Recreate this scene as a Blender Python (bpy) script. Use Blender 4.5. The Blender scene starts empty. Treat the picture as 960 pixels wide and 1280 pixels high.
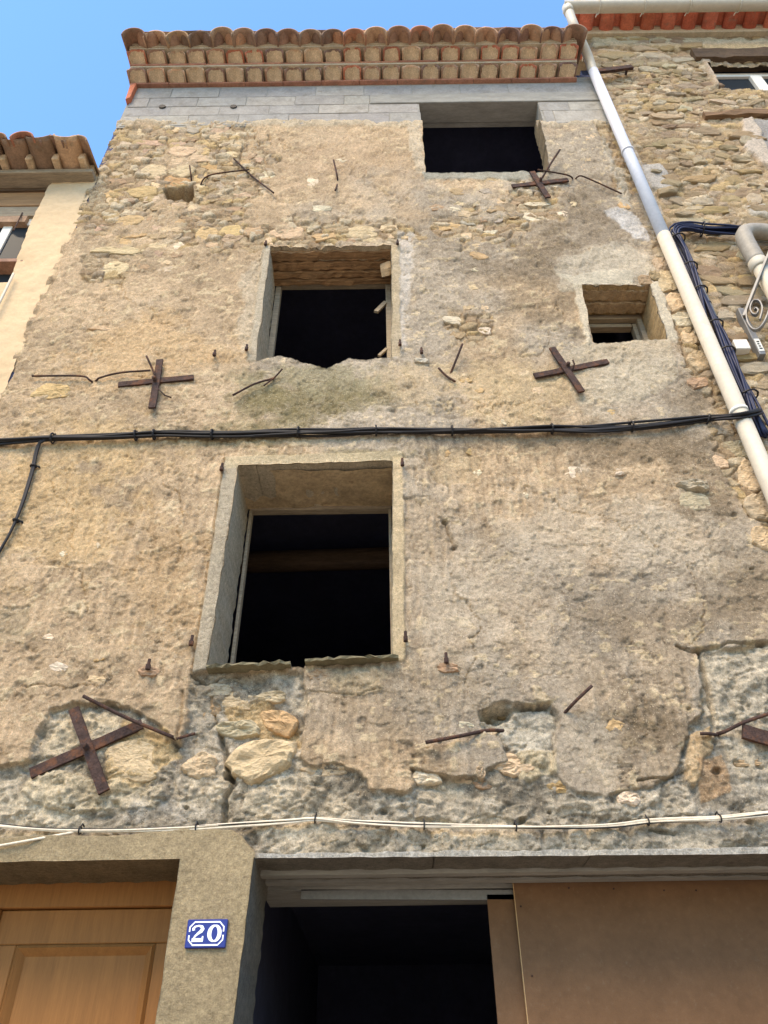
import bpy, math, random
import numpy as np
from mathutils import Vector, Matrix

# ------------------------------------------------------------------ camera, sky, sun, exposure
scene = bpy.context.scene
C = scene.collection
FPX, DIST, EYE = 961.0, 3.5, 1.6            # focal length in photo pixels, metres to the facade, eye height
PITCH, ROLL = math.radians(38.7), math.asin(-0.0133)
fw = Vector((0, math.cos(PITCH), math.sin(PITCH)))
up0 = Vector((0, -math.sin(PITCH), math.cos(PITCH)))
rt0 = Vector((1, 0, 0))
rt = rt0 * math.cos(ROLL) + up0 * math.sin(ROLL)
up = up0 * math.cos(ROLL) - rt0 * math.sin(ROLL)
CAM = Vector((0, -DIST, EYE))
cd = bpy.data.cameras.new('camera'); cam = bpy.data.objects.new('camera', cd); C.objects.link(cam)
cd.sensor_fit = 'VERTICAL'; cd.sensor_height = 32.0; cd.lens = FPX / 1280 * 32.0
cd.clip_start = 0.05; cd.clip_end = 2000
M4 = Matrix((rt, up, -fw)).transposed().to_4x4(); M4.translation = CAM
cam.matrix_world = M4
scene.camera = cam

SUN_EL, SUN_AZ = math.radians(52), math.radians(-24)     # sun in front of the facade, from the left
w = bpy.data.worlds.new('World'); scene.world = w; w.use_nodes = True
nt = w.node_tree; bg = nt.nodes['Background']
sky = nt.nodes.new('ShaderNodeTexSky'); sky.sky_type = 'NISHITA'; sky.sun_disc = False
sky.sun_elevation = SUN_EL; sky.sun_rotation = math.pi - SUN_AZ
sky.air_density = 1.6; sky.dust_density = 0.0; sky.ozone_density = 10.0
nt.links.new(sky.outputs[0], bg.inputs[0]); bg.inputs[1].default_value = 0.15
sd = bpy.data.lights.new('sun', 'SUN'); sun = bpy.data.objects.new('sun', sd); C.objects.link(sun)
sd.energy = 2.5; sd.angle = math.radians(36); sd.color = (1.0, 0.79, 0.52)
tos = Vector((math.sin(SUN_AZ) * math.cos(SUN_EL), -math.cos(SUN_AZ) * math.cos(SUN_EL), math.sin(SUN_EL)))
sun.rotation_euler = tos.to_track_quat('Z', 'Y').to_euler(); sun.location = (-6, -8, 14)
vs = scene.view_settings
vs.view_transform = 'Standard'; vs.look = 'None'; vs.exposure = 1.27; vs.gamma = 1; vs.use_curve_mapping = False

# ------------------------------------------------------------------ helpers
def P(u, v, Y=0.0):
    """where the sight line of a photo point meets the upright plane at depth Y"""
    r = fw + rt * ((u - 480) / FPX) + up * ((640 - v) / FPX)
    return CAM + r * ((Y + DIST) / r.y)
def proj(X, Y, Z):
    dx, dy, dz = X - CAM.x, Y - CAM.y, Z - CAM.z
    d = dx * fw.x + dy * fw.y + dz * fw.z
    a = dx * rt.x + dy * rt.y + dz * rt.z
    b = dx * up.x + dy * up.y + dz * up.z
    return 480 + FPX * a / d, 640 - FPX * b / d
def lin(c):
    return tuple(((x / 255 + 0.055) / 1.055) ** 2.4 if x > 10 else x / 255 / 12.92 for x in c)
rnd = random.Random(7)

def hsh(ix, iz, seed):
    n = (ix.astype(np.int64) * 374761393 + iz.astype(np.int64) * 668265263 + seed * 1442695041) & 0xffffffff
    n = ((n ^ (n >> 13)) * 1274126177) & 0xffffffff
    n = ((n ^ (n >> 15)) * 2246822519) & 0xffffffff
    return ((n ^ (n >> 16)) & 0xffffff) / float(0xffffff)
def vn(x, z, seed):
    ix, iz = np.floor(x), np.floor(z); fx, fz = x - ix, z - iz
    fx = fx * fx * fx * (fx * (fx * 6 - 15) + 10); fz = fz * fz * fz * (fz * (fz * 6 - 15) + 10)
    a, b = hsh(ix, iz, seed), hsh(ix + 1, iz, seed); c, d = hsh(ix, iz + 1, seed), hsh(ix + 1, iz + 1, seed)
    return (a + (b - a) * fx) * (1 - fz) + (c + (d - c) * fx) * fz
def fbm(x, z, fx, fz=None, o=3, seed=0, gain=0.5):
    fz = fz or fx; s = 0; a = 1; t = 0
    for k in range(o):
        s = s + a * (vn(x * fx * 2 ** k + 17.3 * k, z * fz * 2 ** k - 9.1 * k, seed + 31 * k) * 2 - 1); t += a; a *= gain
    return s / t * 1.6
def worley(x, z, fx, fz, seed, jit=0.9):
    x = x * fx; z = z * fz; ix, iz = np.floor(x), np.floor(z)
    f1 = np.full(x.shape, 9.0); f2 = f1.copy(); cid = np.zeros(x.shape)
    for i in (-1, 0, 1):
        for k in (-1, 0, 1):
            cx, cz = ix + i, iz + k
            d = np.hypot(cx + .5 + jit * (hsh(cx, cz, seed) - .5) - x, cz + .5 + jit * (hsh(cx, cz, seed + 5) - .5) - z)
            nr = d < f1
            f2 = np.where(nr, f1, np.minimum(f2, d)); cid = np.where(nr, hsh(cx, cz, seed + 9), cid); f1 = np.where(nr, d, f1)
    return f1, f2, cid
def sst(a, b, x):
    t = np.clip((x - a) / (b - a), 0, 1); return t * t * (3 - 2 * t)
def sdf(U, V, poly, pad=60):
    """signed distance (negative inside) to a polygon"""
    poly = np.array(poly, float); out = np.full(U.shape, float(pad))
    sel = (U > poly[:, 0].min() - pad) & (U < poly[:, 0].max() + pad) & (V > poly[:, 1].min() - pad) & (V < poly[:, 1].max() + pad)
    u, v = U[sel], V[sel]; d = np.full(u.shape, 1e9); ins = np.zeros(u.shape, bool)
    for i in range(len(poly)):
        ax, ay = poly[i]; bx, by = poly[(i + 1) % len(poly)]
        ex, ey = bx - ax, by - ay; L = ex * ex + ey * ey + 1e-9
        t = np.clip(((u - ax) * ex + (v - ay) * ey) / L, 0, 1)
        d = np.minimum(d, np.hypot(u - ax - t * ex, v - ay - t * ey))
        cr = ((ay > v) != (by > v)) & (u < (bx - ax) * (v - ay) / ((by - ay) if by != ay else 1e-9) + ax)
        ins ^= cr
    out[sel] = np.where(ins, -d, d); return out
def sdl(U, V, pts, pad=30):
    """distance to an open line"""
    pts = np.array(pts, float); out = np.full(U.shape, float(pad))
    sel = (U > pts[:, 0].min() - pad) & (U < pts[:, 0].max() + pad) & (V > pts[:, 1].min() - pad) & (V < pts[:, 1].max() + pad)
    u, v = U[sel], V[sel]; d = np.full(u.shape, 1e9)
    for (ax, ay), (bx, by) in zip(pts[:-1], pts[1:]):
        ex, ey = bx - ax, by - ay; L = ex * ex + ey * ey + 1e-9
        t = np.clip(((u - ax) * ex + (v - ay) * ey) / L, 0, 1); d = np.minimum(d, np.hypot(u - ax - t * ex, v - ay - t * ey))
    out[sel] = d; return out

# ------------------------------------------------------------------ materials
def newmat(name, rough=0.9):
    m = bpy.data.materials.new(name); m.use_nodes = True
    b = m.node_tree.nodes['Principled BSDF']; b.inputs['Roughness'].default_value = rough
    b.inputs['Specular IOR Level'].default_value = 0.25
    return m, m.node_tree, b
def nz(t, co, scale, detail=4, rough=0.6, typ='n'):
    n = t.nodes.new('ShaderNodeTexNoise' if typ == 'n' else 'ShaderNodeTexVoronoi')
    n.inputs['Scale'].default_value = scale
    if typ == 'n': n.inputs['Detail'].default_value = detail; n.inputs['Roughness'].default_value = rough
    t.links.new(co, n.inputs['Vector']); return n.outputs[0]
def ramp(t, src, stops):
    r = t.nodes.new('ShaderNodeValToRGB'); e = r.color_ramp.elements
    while len(e) < len(stops): e.new(0.5)
    for el, (p, c) in zip(e, stops): el.position = p; el.color = (c, c, c, 1) if isinstance(c, (int, float)) else (*c, 1)
    t.links.new(src, r.inputs[0]); return r.outputs[0]
def mixc(t, a, b, fac=1.0, mode='MULTIPLY'):
    n = t.nodes.new('ShaderNodeMix'); n.data_type = 'RGBA'; n.blend_type = mode
    for s, val in ((0, fac), (6, a), (7, b)):
        if hasattr(val, 'is_output'): t.links.new(val, n.inputs[s])
        else: n.inputs[s].default_value = val if s == 0 else (*val, 1)
    return n.outputs[2]
def bump(t, bs, h, strength, dist, prev=None):
    n = t.nodes.new('ShaderNodeBump'); n.inputs['Strength'].default_value = strength; n.inputs['Distance'].default_value = dist
    t.links.new(h, n.inputs['Height'])
    if prev: t.links.new(prev, n.inputs['Normal'])
    t.links.new(n.outputs[0], bs.inputs['Normal']); return n.outputs[0]
def coords(t, stretch=None, obj=True):
    c = t.nodes.new('ShaderNodeTexCoord'); o = c.outputs['Object' if obj else 'Generated']
    if stretch:
        m = t.nodes.new('ShaderNodeMapping'); m.inputs['Scale'].default_value = stretch; t.links.new(o, m.inputs[0]); o = m.outputs[0]
    return o
def simple(name, col, rough=0.85, var=0.25, sc=9, bsc=60, bst=0.4, bd=0.006, metal=0, stretch=None, objcol=False, wear=None):
    m, t, b = newmat(name, rough); co = coords(t, stretch)
    if objcol:
        oi = t.nodes.new('ShaderNodeObjectInfo'); base = oi.outputs['Color']
        # shift the pattern from piece to piece
        ad = t.nodes.new('ShaderNodeVectorMath'); ad.operation = 'ADD'; t.links.new(co, ad.inputs[0])
        ml = t.nodes.new('ShaderNodeMath'); ml.operation = 'MULTIPLY'; ml.inputs[1].default_value = 50; t.links.new(oi.outputs['Random'], ml.inputs[0])
        t.links.new(ml.outputs[0], ad.inputs[1]); co = ad.outputs[0]
    else: base = lin(col)
    f = nz(t, co, sc, 5, 0.65)
    c = mixc(t, base, ramp(t, f, [(0.3, 1 - var * .85), (0.7, 1 + var * 0.85)]))
    c = mixc(t, c, ramp(t, nz(t, co, sc * 5, 3, 0.7), [(0.3, 1 - var * 0.6), (0.68, 1.0 + var * .6)]))
    if wear:
        c = mixc(t, c, lin(wear[0]), ramp(t, nz(t, co, wear[1], 6, 0.7), [(wear[2], 0), (wear[2] + 0.12, wear[3])]), 'MIX')
    t.links.new(c, b.inputs['Base Color']); b.inputs['Metallic'].default_value = metal
    if bst: bump(t, b, nz(t, co, bsc, 6, 0.7), bst, bd)
    return m
MAT = {}
m, t, b = newmat('weathered_wall', 0.95); b.inputs['Specular IOR Level'].default_value = 0.1
at = t.nodes.new('ShaderNodeAttribute'); at.attribute_name = 'Col'; co = coords(t)
c = mixc(t, at.outputs[0], ramp(t, nz(t, co, 45, 6, 0.75), [(0.30, 0.66), (0.5, 0.98), (0.70, 1.28)]))  # fine grain tone, contrast raised to paint tiny-cavity shade into the colour
c = mixc(t, c, ramp(t, nz(t, co, 7, 5, 0.7), [(0.3, 0.86), (0.7, 1.1)]))
c = mixc(t, c, ramp(t, nz(t, co, 140, 4, 0.8), [(0.30, 0.72), (0.5, 1.0), (0.72, 1.26)]))  # finer grain, its darks again standing in for shade between grains
rgh = mixc(t, ramp(t, nz(t, co, 26, 6, 0.8), [(0.30, 0.58), (0.5, 1.0), (0.72, 1.30)]), ramp(t, nz(t, co, 75, typ='v'), [(0.05, 0.78), (0.35, 1.0), (0.9, 1.06)]))
c = mixc(t, c, rgh, at.outputs['Alpha'])
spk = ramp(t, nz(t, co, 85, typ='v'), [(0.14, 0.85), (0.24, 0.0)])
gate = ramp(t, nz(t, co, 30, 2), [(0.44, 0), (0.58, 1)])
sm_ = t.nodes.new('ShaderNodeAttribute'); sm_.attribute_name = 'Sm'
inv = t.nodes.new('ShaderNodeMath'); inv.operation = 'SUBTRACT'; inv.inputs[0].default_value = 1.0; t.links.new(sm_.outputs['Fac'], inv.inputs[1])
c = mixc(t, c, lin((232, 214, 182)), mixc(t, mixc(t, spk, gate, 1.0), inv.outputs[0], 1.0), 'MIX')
pit = ramp(t, nz(t, co, 62, typ='v'), [(0.1, 0.0), (0.22, 1.0)])  # dark pit specks: dirt plus cavity shade that bump lacks, put into the albedo
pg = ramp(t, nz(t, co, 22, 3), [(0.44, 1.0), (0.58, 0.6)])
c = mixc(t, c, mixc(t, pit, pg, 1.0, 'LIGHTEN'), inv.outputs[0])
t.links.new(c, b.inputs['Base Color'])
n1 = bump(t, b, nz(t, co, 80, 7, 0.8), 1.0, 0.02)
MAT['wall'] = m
MAT['stone'] = simple('rubble_stone', (0, 0, 0), 0.92, 0.3, 16, 38, 1.0, 0.022, objcol=True, stretch=(1, 1, 2.2))
MAT['tile'] = simple('terracotta', (0, 0, 0), 0.88, 0.3, 12, 70, 0.5, 0.006, objcol=True, wear=((120, 112, 96), 14, 0.56, 0.6))
MAT['mortar'] = simple('lime_mortar', (192, 174, 144), 0.95, 0.2, 12, 60, 0.7, 0.012)
MAT['fill'] = simple('tile_mortar_fill', (194, 168, 134), 0.95, 0.35, 14, 60, 0.6, 0.01, objcol=False)
MAT['block'] = simple('concrete_block', (0, 0, 0), 0.95, 0.2, 9, 90, 0.7, 0.010, objcol=True, wear=((120, 112, 98), 7, 0.56, 0.55))
MAT['concrete'] = simple('cast_concrete', (150, 145, 134), 0.93, 0.2, 7, 60, 0.5, 0.01, stretch=(0.5, 2, 2))
MAT['yellow'] = simple('ochre_render', (204, 178, 140), 0.93, 0.09, 5, 45, 0.5, 0.010, wear=((184, 156, 118), 2.5, 0.5, 0.5))
MAT['wood_old'] = simple('old_grey_timber', (150, 135, 112), 0.85, 0.35, 10, 40, 0.5, 0.006, stretch=(0.6, 6, 6))
MAT['wood_dark'] = simple('dark_timber', (92, 74, 56), 0.85, 0.4, 8, 30, 0.7, 0.012, stretch=(0.5, 5, 5))
MAT['wood_tan'] = simple('tan_timber', (158, 122, 84), 0.8, 0.25, 8, 30, 0.4, 0.006, stretch=(0.4, 5, 5))
MAT['wood_brown'] = simple('weathered_brown_timber', (122, 96, 70), 0.88, 0.4, 8, 30, 0.8, 0.012, stretch=(0.4, 5, 5))
MAT['door'] = simple('varnished_oak', (150, 101, 52), 0.68, 0.16, 7, 60, 0.15, 0.002, stretch=(6, 6, 0.35))
MAT['board'] = simple('brown_fibreboard', (114, 84, 58), 0.95, 0.13, 5, 120, 0.2, 0.003, wear=((130, 108, 84), 40, 0.58, 0.3))
MAT['board_edge'] = simple('board_cut_edge', (196, 158, 110), 0.8, 0.1)
MAT['iron'] = simple('rusty_iron', (70, 54, 48), 0.85, 0.5, 25, 70, 1.0, 0.01, metal=0.1, wear=((112, 74, 50), 16, 0.5, 0.75))
MAT['zinc'] = simple('grey_metal', (128, 126, 122), 0.55, 0.15, 12, 60, 0.1, 0.002, metal=0.4)
MAT['cable'] = simple('black_cable', (38, 36, 36), 0.6, 0.2, 20, 60, 0)
MAT['cable_blue'] = simple('dark_blue_cable', (34, 40, 66), 0.5, 0.2, 20, 60, 0)
MAT['cable_white'] = simple('pale_cable', (214, 200, 176), 0.6, 0.18, 20, 60, 0)
MAT['pvc_white'] = simple('white_plastic_pipe', (202, 203, 208), 0.45, 0.08, 6, 60, 0.05, 0.002)
MAT['pvc_cream'] = simple('cream_plastic_pipe', (188, 179, 160), 0.5, 0.1, 6, 60, 0.05, 0.002, wear=((160, 145, 118), 9, 0.6, 0.4))
MAT['pvc_grey'] = simple('grey_plastic_pipe', (150, 142, 128), 0.55, 0.18, 10, 60, 0.1, 0.002)
MAT['paint_white'] = simple('white_paint', (226, 220, 206), 0.5, 0.08, 6, 60, 0.05, 0.002)
MAT['enamel_blue'] = simple('blue_enamel', (44, 52, 120), 0.25, 0.05, 6, 60, 0)
MAT['enamel_white'] = simple('white_enamel', (240, 240, 246), 0.25, 0.03, 6, 60, 0)
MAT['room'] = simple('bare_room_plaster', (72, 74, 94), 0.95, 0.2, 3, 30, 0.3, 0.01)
MAT['street'] = simple('worn_street_concrete', (150, 142, 128), 0.95, 0.15, 1.5, 20, 0.5, 0.02)
MAT['slate'] = simple('mossy_slab', (112, 104, 80), 0.9, 0.3, 14, 60, 0.6, 0.01)
m, t, b = newmat('window_glass', 0.05); b.inputs['Base Color'].default_value = (0.03, 0.035, 0.04, 1); b.inputs['IOR'].default_value = 1.12; MAT['glass'] = m

# ------------------------------------------------------------------ mesh builders
class MB:
    def __init__(s): s.v = []; s.f = []; s.m = []
    def add(s, vs, fs, mi=0):
        o = len(s.v); s.v += [tuple(p) for p in vs]; s.f += [tuple(i + o for i in f) for f in fs]; s.m += [mi] * len(fs); return s
    def box(s, a, b, mi=0):
        x0, y0, z0 = a; x1, y1, z1 = b
        return s.add([(x0, y0, z0), (x1, y0, z0), (x1, y1, z0), (x0, y1, z0), (x0, y0, z1), (x1, y0, z1), (x1, y1, z1), (x0, y1, z1)],
                     [(0, 3, 2, 1), (4, 5, 6, 7), (0, 1, 5, 4), (1, 2, 6, 5), (2, 3, 7, 6), (3, 0, 4, 7)], mi)
    def bar(s, p, q, wd, th, nrm=Vector((0, -1, 0)), mi=0, jit=0.0, seg=1):
        """flat bar from p to q, wd wide across, th thick along nrm"""
        p, q = Vector(p), Vector(q); d = (q - p).normalized(); sd_ = d.cross(nrm).normalized(); n = sd_.cross(d).normalized()
        vsx = []; fs = []
        for i in range(seg + 1):
            c0 = p.lerp(q, i / seg)
            for a_, b_ in ((-1, -1), (1, -1), (1, 1), (-1, 1)):
                vsx.append(c0 + sd_ * a_ * wd / 2 * (1 + rnd.uniform(-jit, jit)) + n * b_ * th / 2 * (1 + rnd.uniform(-jit, jit)))
        for i in range(seg):
            for k in range(4): fs.append((i * 4 + k, i * 4 + (k + 1) % 4, i * 4 + 4 + (k + 1) % 4, i * 4 + 4 + k))
        fs += [(3, 2, 1, 0), tuple(seg * 4 + k for k in range(4))]
        return s.add(vsx, fs, mi)
    def tube(s, pts, r, n=8, cap=True, mi=0):
        pts = [Vector(p) for p in pts]; N = len(pts); rs = r if isinstance(r, (list, tuple)) else [r] * N
        tn = [(pts[min(i + 1, N - 1)] - pts[max(i - 1, 0)]).normalized() for i in range(N)]
        a = Vector((0, 0, 1)) if abs(tn[0].z) < 0.9 else Vector((1, 0, 0)); nx = tn[0].cross(a).normalized(); vsx = []; fs = []
        for i in range(N):
            nx = (nx - tn[i] * nx.dot(tn[i])).normalized(); ny = tn[i].cross(nx)
            for k in range(n):
                an = 2 * math.pi * k / n; vsx.append(pts[i] + (nx * math.cos(an) + ny * math.sin(an)) * rs[i])
        for i in range(N - 1):
            for k in range(n): fs.append((i * n + k, i * n + (k + 1) % n, (i + 1) * n + (k + 1) % n, (i + 1) * n + k))
        if cap: fs += [tuple(range(n - 1, -1, -1)), tuple((N - 1) * n + k for k in range(n))]
        return s.add(vsx, fs, mi)
    def prism(s, poly, y0, y1, mi=0):
        """polygon in x,z pushed from y0 to y1"""
        n = len(poly)
        return s.add([(x, y0, z) for x, z in poly] + [(x, y1, z) for x, z in poly],
                     [tuple(range(n)), tuple(range(2 * n - 1, n - 1, -1))] + [(i, n + i, n + (i + 1) % n, (i + 1) % n) for i in range(n)], mi)
    def mesh(s, name, mats):
        me = bpy.data.meshes.new(name); me.from_pydata(s.v, [], s.f)
        for mm in (mats if isinstance(mats, (list, tuple)) else [mats]): me.materials.append(MAT[mm])
        if any(s.m): me.polygons.foreach_set('material_index', s.m)
        me.update(); return me
    def build(s, name, mats, parent=None, smooth=False, bevel=0, col=None):
        me = s.mesh(name, mats)
        import bmesh
        bm = bmesh.new(); bm.from_mesh(me)
        bmesh.ops.recalc_face_normals(bm, faces=bm.faces)
        if bevel: bmesh.ops.bevel(bm, geom=list(bm.edges), offset=bevel, segments=1, affect='EDGES', profile=0.5)
        bm.to_mesh(me); bm.free()
        if smooth: me.polygons.foreach_set('use_smooth', [True] * len(me.polygons))
        return link(name, me, parent, col)
def link(name, me, parent=None, col=None, loc=None):
    o = bpy.data.objects.new(name, me); C.objects.link(o)
    if parent: o.parent = parent; o.matrix_parent_inverse = parent_inv(parent)
    if col: o.color = (*col, 1)
    if loc is not None: o.location = loc
    return o
def parent_inv(p):
    def world(q): return (world(q.parent) @ q.matrix_parent_inverse if q.parent else Matrix.Identity(4)) @ Matrix.Translation(q.location)
    return world(p).inverted()
def tag(o, label=None, cat=None, group=None, kind=None):
    for k, v_ in (('label', label), ('category', cat), ('group', group), ('kind', kind)):
        if v_: o[k] = v_
    return o
def empty(name, loc, label, cat, group=None):
    o = bpy.data.objects.new(name, None); C.objects.link(o); o.location = loc; o.empty_display_size = 0.1
    return tag(o, label, cat, group)
def smoothpath(pts, step=0.03):
    """Catmull-Rom through the points"""
    pts = [Vector(p) for p in pts]; out = []
    q = [pts[0] * 2 - pts[1]] + pts + [pts[-1] * 2 - pts[-2]]
    for i in range(1, len(q) - 2):
        n = max(1, int((q[i + 1] - q[i]).length / step))
        for k in range(n):
            x = k / n; a, b_, c_, d = q[i - 1], q[i], q[i + 1], q[i + 2]
            out.append(0.5 * ((2 * b_) + (c_ - a) * x + (2 * a - 5 * b_ + 4 * c_ - d) * x * x + (3 * b_ - a - 3 * c_ + d) * x ** 3))
    return out + [pts[-1]]

# ------------------------------------------------------------------ ground
g = MB().add([(-300, -300, 0), (300, -300, 0), (300, 300, 0), (-300, 300, 0)], [(0, 1, 2, 3)]).build('street', 'street')
tag(g, 'worn pale street surface in front of the houses', 'street', kind='structure')

# ------------------------------------------------------------------ the main house: a crumbling rendered rubble wall
XL, XR = P(118, 215).x, P(742, 100).x + 0.12
house = empty('stone_house', ((XL + XR) / 2, 2, 0), 'tall derelict house with crumbling beige render, empty windows and tiled cornice', 'house')
vtop = 140.0
vrow = np.arange(1310, vtop, -1.2)
zf = np.array([P(480, v).z for v in vrow])
zs = np.concatenate([np.arange(0, zf[0] - 0.02, 0.12), zf])
xs = np.arange(XL, XR + 0.0035, 0.007)
X, Z = np.meshgrid(xs, zs); U, V = proj(X, 0.0, Z); NX, NZ = len(xs), len(zs)
def col_(c): return np.array(lin(c))
# --- base render
h = 0.012 * fbm(X, Z, 0.9, o=3, seed=1) + 0.003 * fbm(X, Z, 4, o=3, seed=2)
grain = fbm(X, Z, 34, 30, o=2, seed=3, gain=0.8)
h += 0.0038 * grain
warm = col_((186, 161, 129)); grey = col_((172, 157, 136)); tan = col_((170, 148, 119))
mixg = sst(-0.35, 0.45, fbm(X, Z, 1.1, o=4, seed=4) + (U - 520) / 420)[..., None]
col = warm * (1 - mixg) + grey * mixg
mt = sst(0.05, 0.6, fbm(X, Z, 1.7, o=4, seed=6))[..., None] * 0.55
col = col * (1 - mt) + tan * mt
col *= (1 + 0.13 * fbm(X, Z, 9, o=4, seed=7))[..., None]
# combed vertical tooling on the lower storeys
comb = sst(430, 600, V) * sst(1020, 940, V) * sst(-0.3, 0.4, fbm(X, Z, 1.3, o=2, seed=60))
cb = fbm(X + 0.012 * fbm(X, Z, 5, o=2, seed=61), Z, 46, 9, o=2, seed=8)
h += comb * 0.0055 * cb; col *= (1 + comb * 0.17 * cb)[..., None]
# grains and pits in the render
f1, f2, cid = worley(X, Z, 38, 38, 11)
gr = (cid > 0.72) * sst(0.42, 0.1, f1); pt = (cid < 0.10) * sst(0.4, 0.12, f1)
dens = sst(-0.5, 0.5, fbm(X, Z, 1.2, o=3, seed=13))
h += 0.003 * gr * dens - 0.003 * pt
gcol = col_((214, 194, 160)); k = (gr * dens * 0.55 * (cid > 0.84))[..., None]; col = col * (1 - k) + gcol * k
# scattered flakes where the thin top coat has come off
fl = sst(0.42, 0.46, fbm(X, Z, 5.5, 8, o=5, seed=14, gain=0.6)); h -= 0.006 * fl; col *= (1 - 0.10 * fl)[..., None]
ct = fbm(X, Z, 1.5, 1.9, o=6, seed=17, gain=0.62); c1 = sst(0.22, 0.245, ct); c2_ = sst(-0.38, -0.405, ct)
h += 0.005 * c1 - 0.005 * c2_; col *= (1 + 0.12 * c1 - 0.10 * c2_)[..., None]
sp1 = sst(0.72, 0.8, fbm(X, Z, 13, 15, o=3, seed=18)); h -= 0.006 * sp1; col *= (1 - 0.16 * sp1)[..., None]
sp2 = sst(0.6, 0.68, fbm(X, Z, 16, 22, o=3, seed=19)); kk_ = (sp2 * .6)[..., None]; col = col * (1 - kk_) + col_((214, 192, 154)) * kk_; h += 0.003 * sp2
# fine shrinkage ridges
rdg = np.abs(fbm(X, Z, 6, 9, o=4, seed=15)); h -= 0.005 * sst(0.05, 0.0, rdg) * sst(0.1, 0.4, fbm(X, Z, 0.9, o=2, seed=16))

def region(poly, soft=1.5, namp=3.0, nf=7.0, seed=20):
    pad = soft + 2 * namp + 1; d = sdf(U, V, poly, pad); near = np.abs(d) < pad
    d[near] += namp * fbm(X[near], Z[near], nf, o=4, seed=seed, gain=0.6); return sst(soft, -soft, d)
def paint(mk, c, k=1.0, var=0.1, vf=8, seed=30):
    global col
    sel = mk > 1e-4; kk = (mk[sel] * k)[:, None]; cc = col_(c) * (1 + var * fbm(X[sel], Z[sel], vf, o=3, seed=seed))[:, None]; col[sel] = col[sel] * (1 - kk) + cc * kk
def stain(u, v, ru, rv, c, k, seed, nf=5.0):
    d = np.hypot((U - u) / ru, (V - v) / rv); sel = d < 1.9; mk = np.zeros(U.shape); mk[sel] = sst(1.1, 0.3, d[sel] + 0.75 * fbm(X[sel], Z[sel], nf, o=5, seed=seed, gain=0.75)); paint(mk, c, min(.85, k * 1.25), 0.15, 14, seed + 1)
# --- weathering with its own shapes: lichen and soot runs, cement washes, paler and darker coats
DK = (122, 106, 84); GN = (132, 120, 86); LG = (194, 178, 154)
for i, (u, v, ru, rv, c, k) in enumerate([
    (690, 330, 95, 90, DK, .5), (740, 280, 80, 70, DK, .38), (560, 300, 60, 60, DK, .25), (820, 560, 130, 30, DK, .6), (880, 600, 60, 70, DK, .42), (870, 500, 40, 60, DK, .5),
    (620, 548, 220, 20, DK, .4), (790, 890, 75, 70, DK, .6), (770, 770, 80, 55, DK, .3), (640, 700, 60, 50, DK, .22), (910, 740, 60, 70, DK, .38),
    (380, 500, 90, 36, GN, .75), (450, 495, 60, 30, GN, .6), (330, 505, 34, 40, GN, .6), (300, 545, 200, 16, GN, .4), (450, 570, 110, 10, GN, .55),
    (170, 190, 70, 30, DK, .3), (125, 220, 30, 60, DK, .6), (140, 175, 34, 30, DK, .5), (110, 260, 14, 40, DK, .4), (510, 600, 20, 40, LG, .4),
    (730, 660, 150, 70, LG, .45), (560, 760, 80, 110, LG, .45), (840, 690, 70, 60, LG, .5), (740, 940, 50, 55, LG, .5), (770, 325, 60, 26, LG, .55),
    (420, 200, 90, 40, (184, 158, 128), .5), (520, 480, 60, 30, (196, 172, 136), .5), (300, 440, 30, 40, (200, 172, 134), .5), (60, 640, 120, 110, (204, 172, 124), .45),
    (200, 720, 80, 90, (178, 146, 104), .35), (120, 560, 120, 40, (206, 174, 126), .4), (160, 440, 110, 60, (196, 162, 116), .4), (780, 470, 60, 50, LG, .5),
    (860, 640, 45, 25, DK, .5), (500, 220, 40, 60, (178, 152, 120), .4), (640, 480, 90, 45, (192, 168, 128), .45)]):
    stain(u, v, ru, rv, c, k, 100 + 3 * i)

# --- rubble laid bare where the render has fallen (small stones; the larger ones follow as pieces)
wx = X + 0.02 * fbm(X, Z, 9, o=2, seed=40); wz = Z + 0.02 * fbm(X, Z, 9, o=2, seed=41)
r1, r2, rid = worley(wx, wz, 8.5, 14, 42); rs = sst(0.02, 0.22, r2 - r1)
pal = np.array([lin(c) for c in ((180, 158, 126), (188, 168, 136), (166, 142, 112), (188, 162, 118), (172, 152, 126), (182, 158, 122), (200, 182, 152))])
rcol = pal[(rid * 6.99).astype(int)] * 0.9; mort = col_((164, 141, 112))
rcol = rcol * rs[..., None] + mort * (1 - rs[..., None]); rcol *= (1 + 0.14 * fbm(X, Z, 12, o=4, seed=43))[..., None]
rh = -0.022 + 0.02 * rs * (0.5 + rid) + 0.007 * fbm(X, Z, 14, o=4, seed=44)
RUBBLE = [[(120, 145), (300, 150), (335, 178), (350, 215), (330, 250), (300, 258), (306, 300), (236, 312), (215, 345), (110, 352), (80, 300), (100, 220)],
          [(262, 280), (330, 284), (505, 278), (526, 296), (500, 309), (325, 311), (270, 312)],
          [(532, 222), (650, 224), (700, 236), (706, 280), (660, 296), (590, 310), (545, 290)],
          [(560, 385), (615, 395), (622, 425), (590, 430), (562, 412)],
          [(846, 250), (880, 330), (905, 420), (960, 560), (990, 680), (925, 640), (895, 560), (880, 480), (845, 440), (835, 350), (815, 300)],
          [(690, 130), (770, 130), (800, 240), (775, 240), (745, 160)]]
for i, pl in enumerate(RUBBLE):
    mk = region(pl, 3.0, 16 if i < 3 else 8, 5, 200 + i)
    if i == 0: mk = mk * sst(0.5, -0.1, fbm(X, Z, 2.2, o=4, seed=47))
    if i == 2: mk = mk * sst(0.2, -0.3, fbm(X, Z, 3.0, o=4, seed=48))
    h = h * (1 - mk) + rh * mk; col = col * (1 - mk[..., None]) + rcol * mk[..., None]
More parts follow.
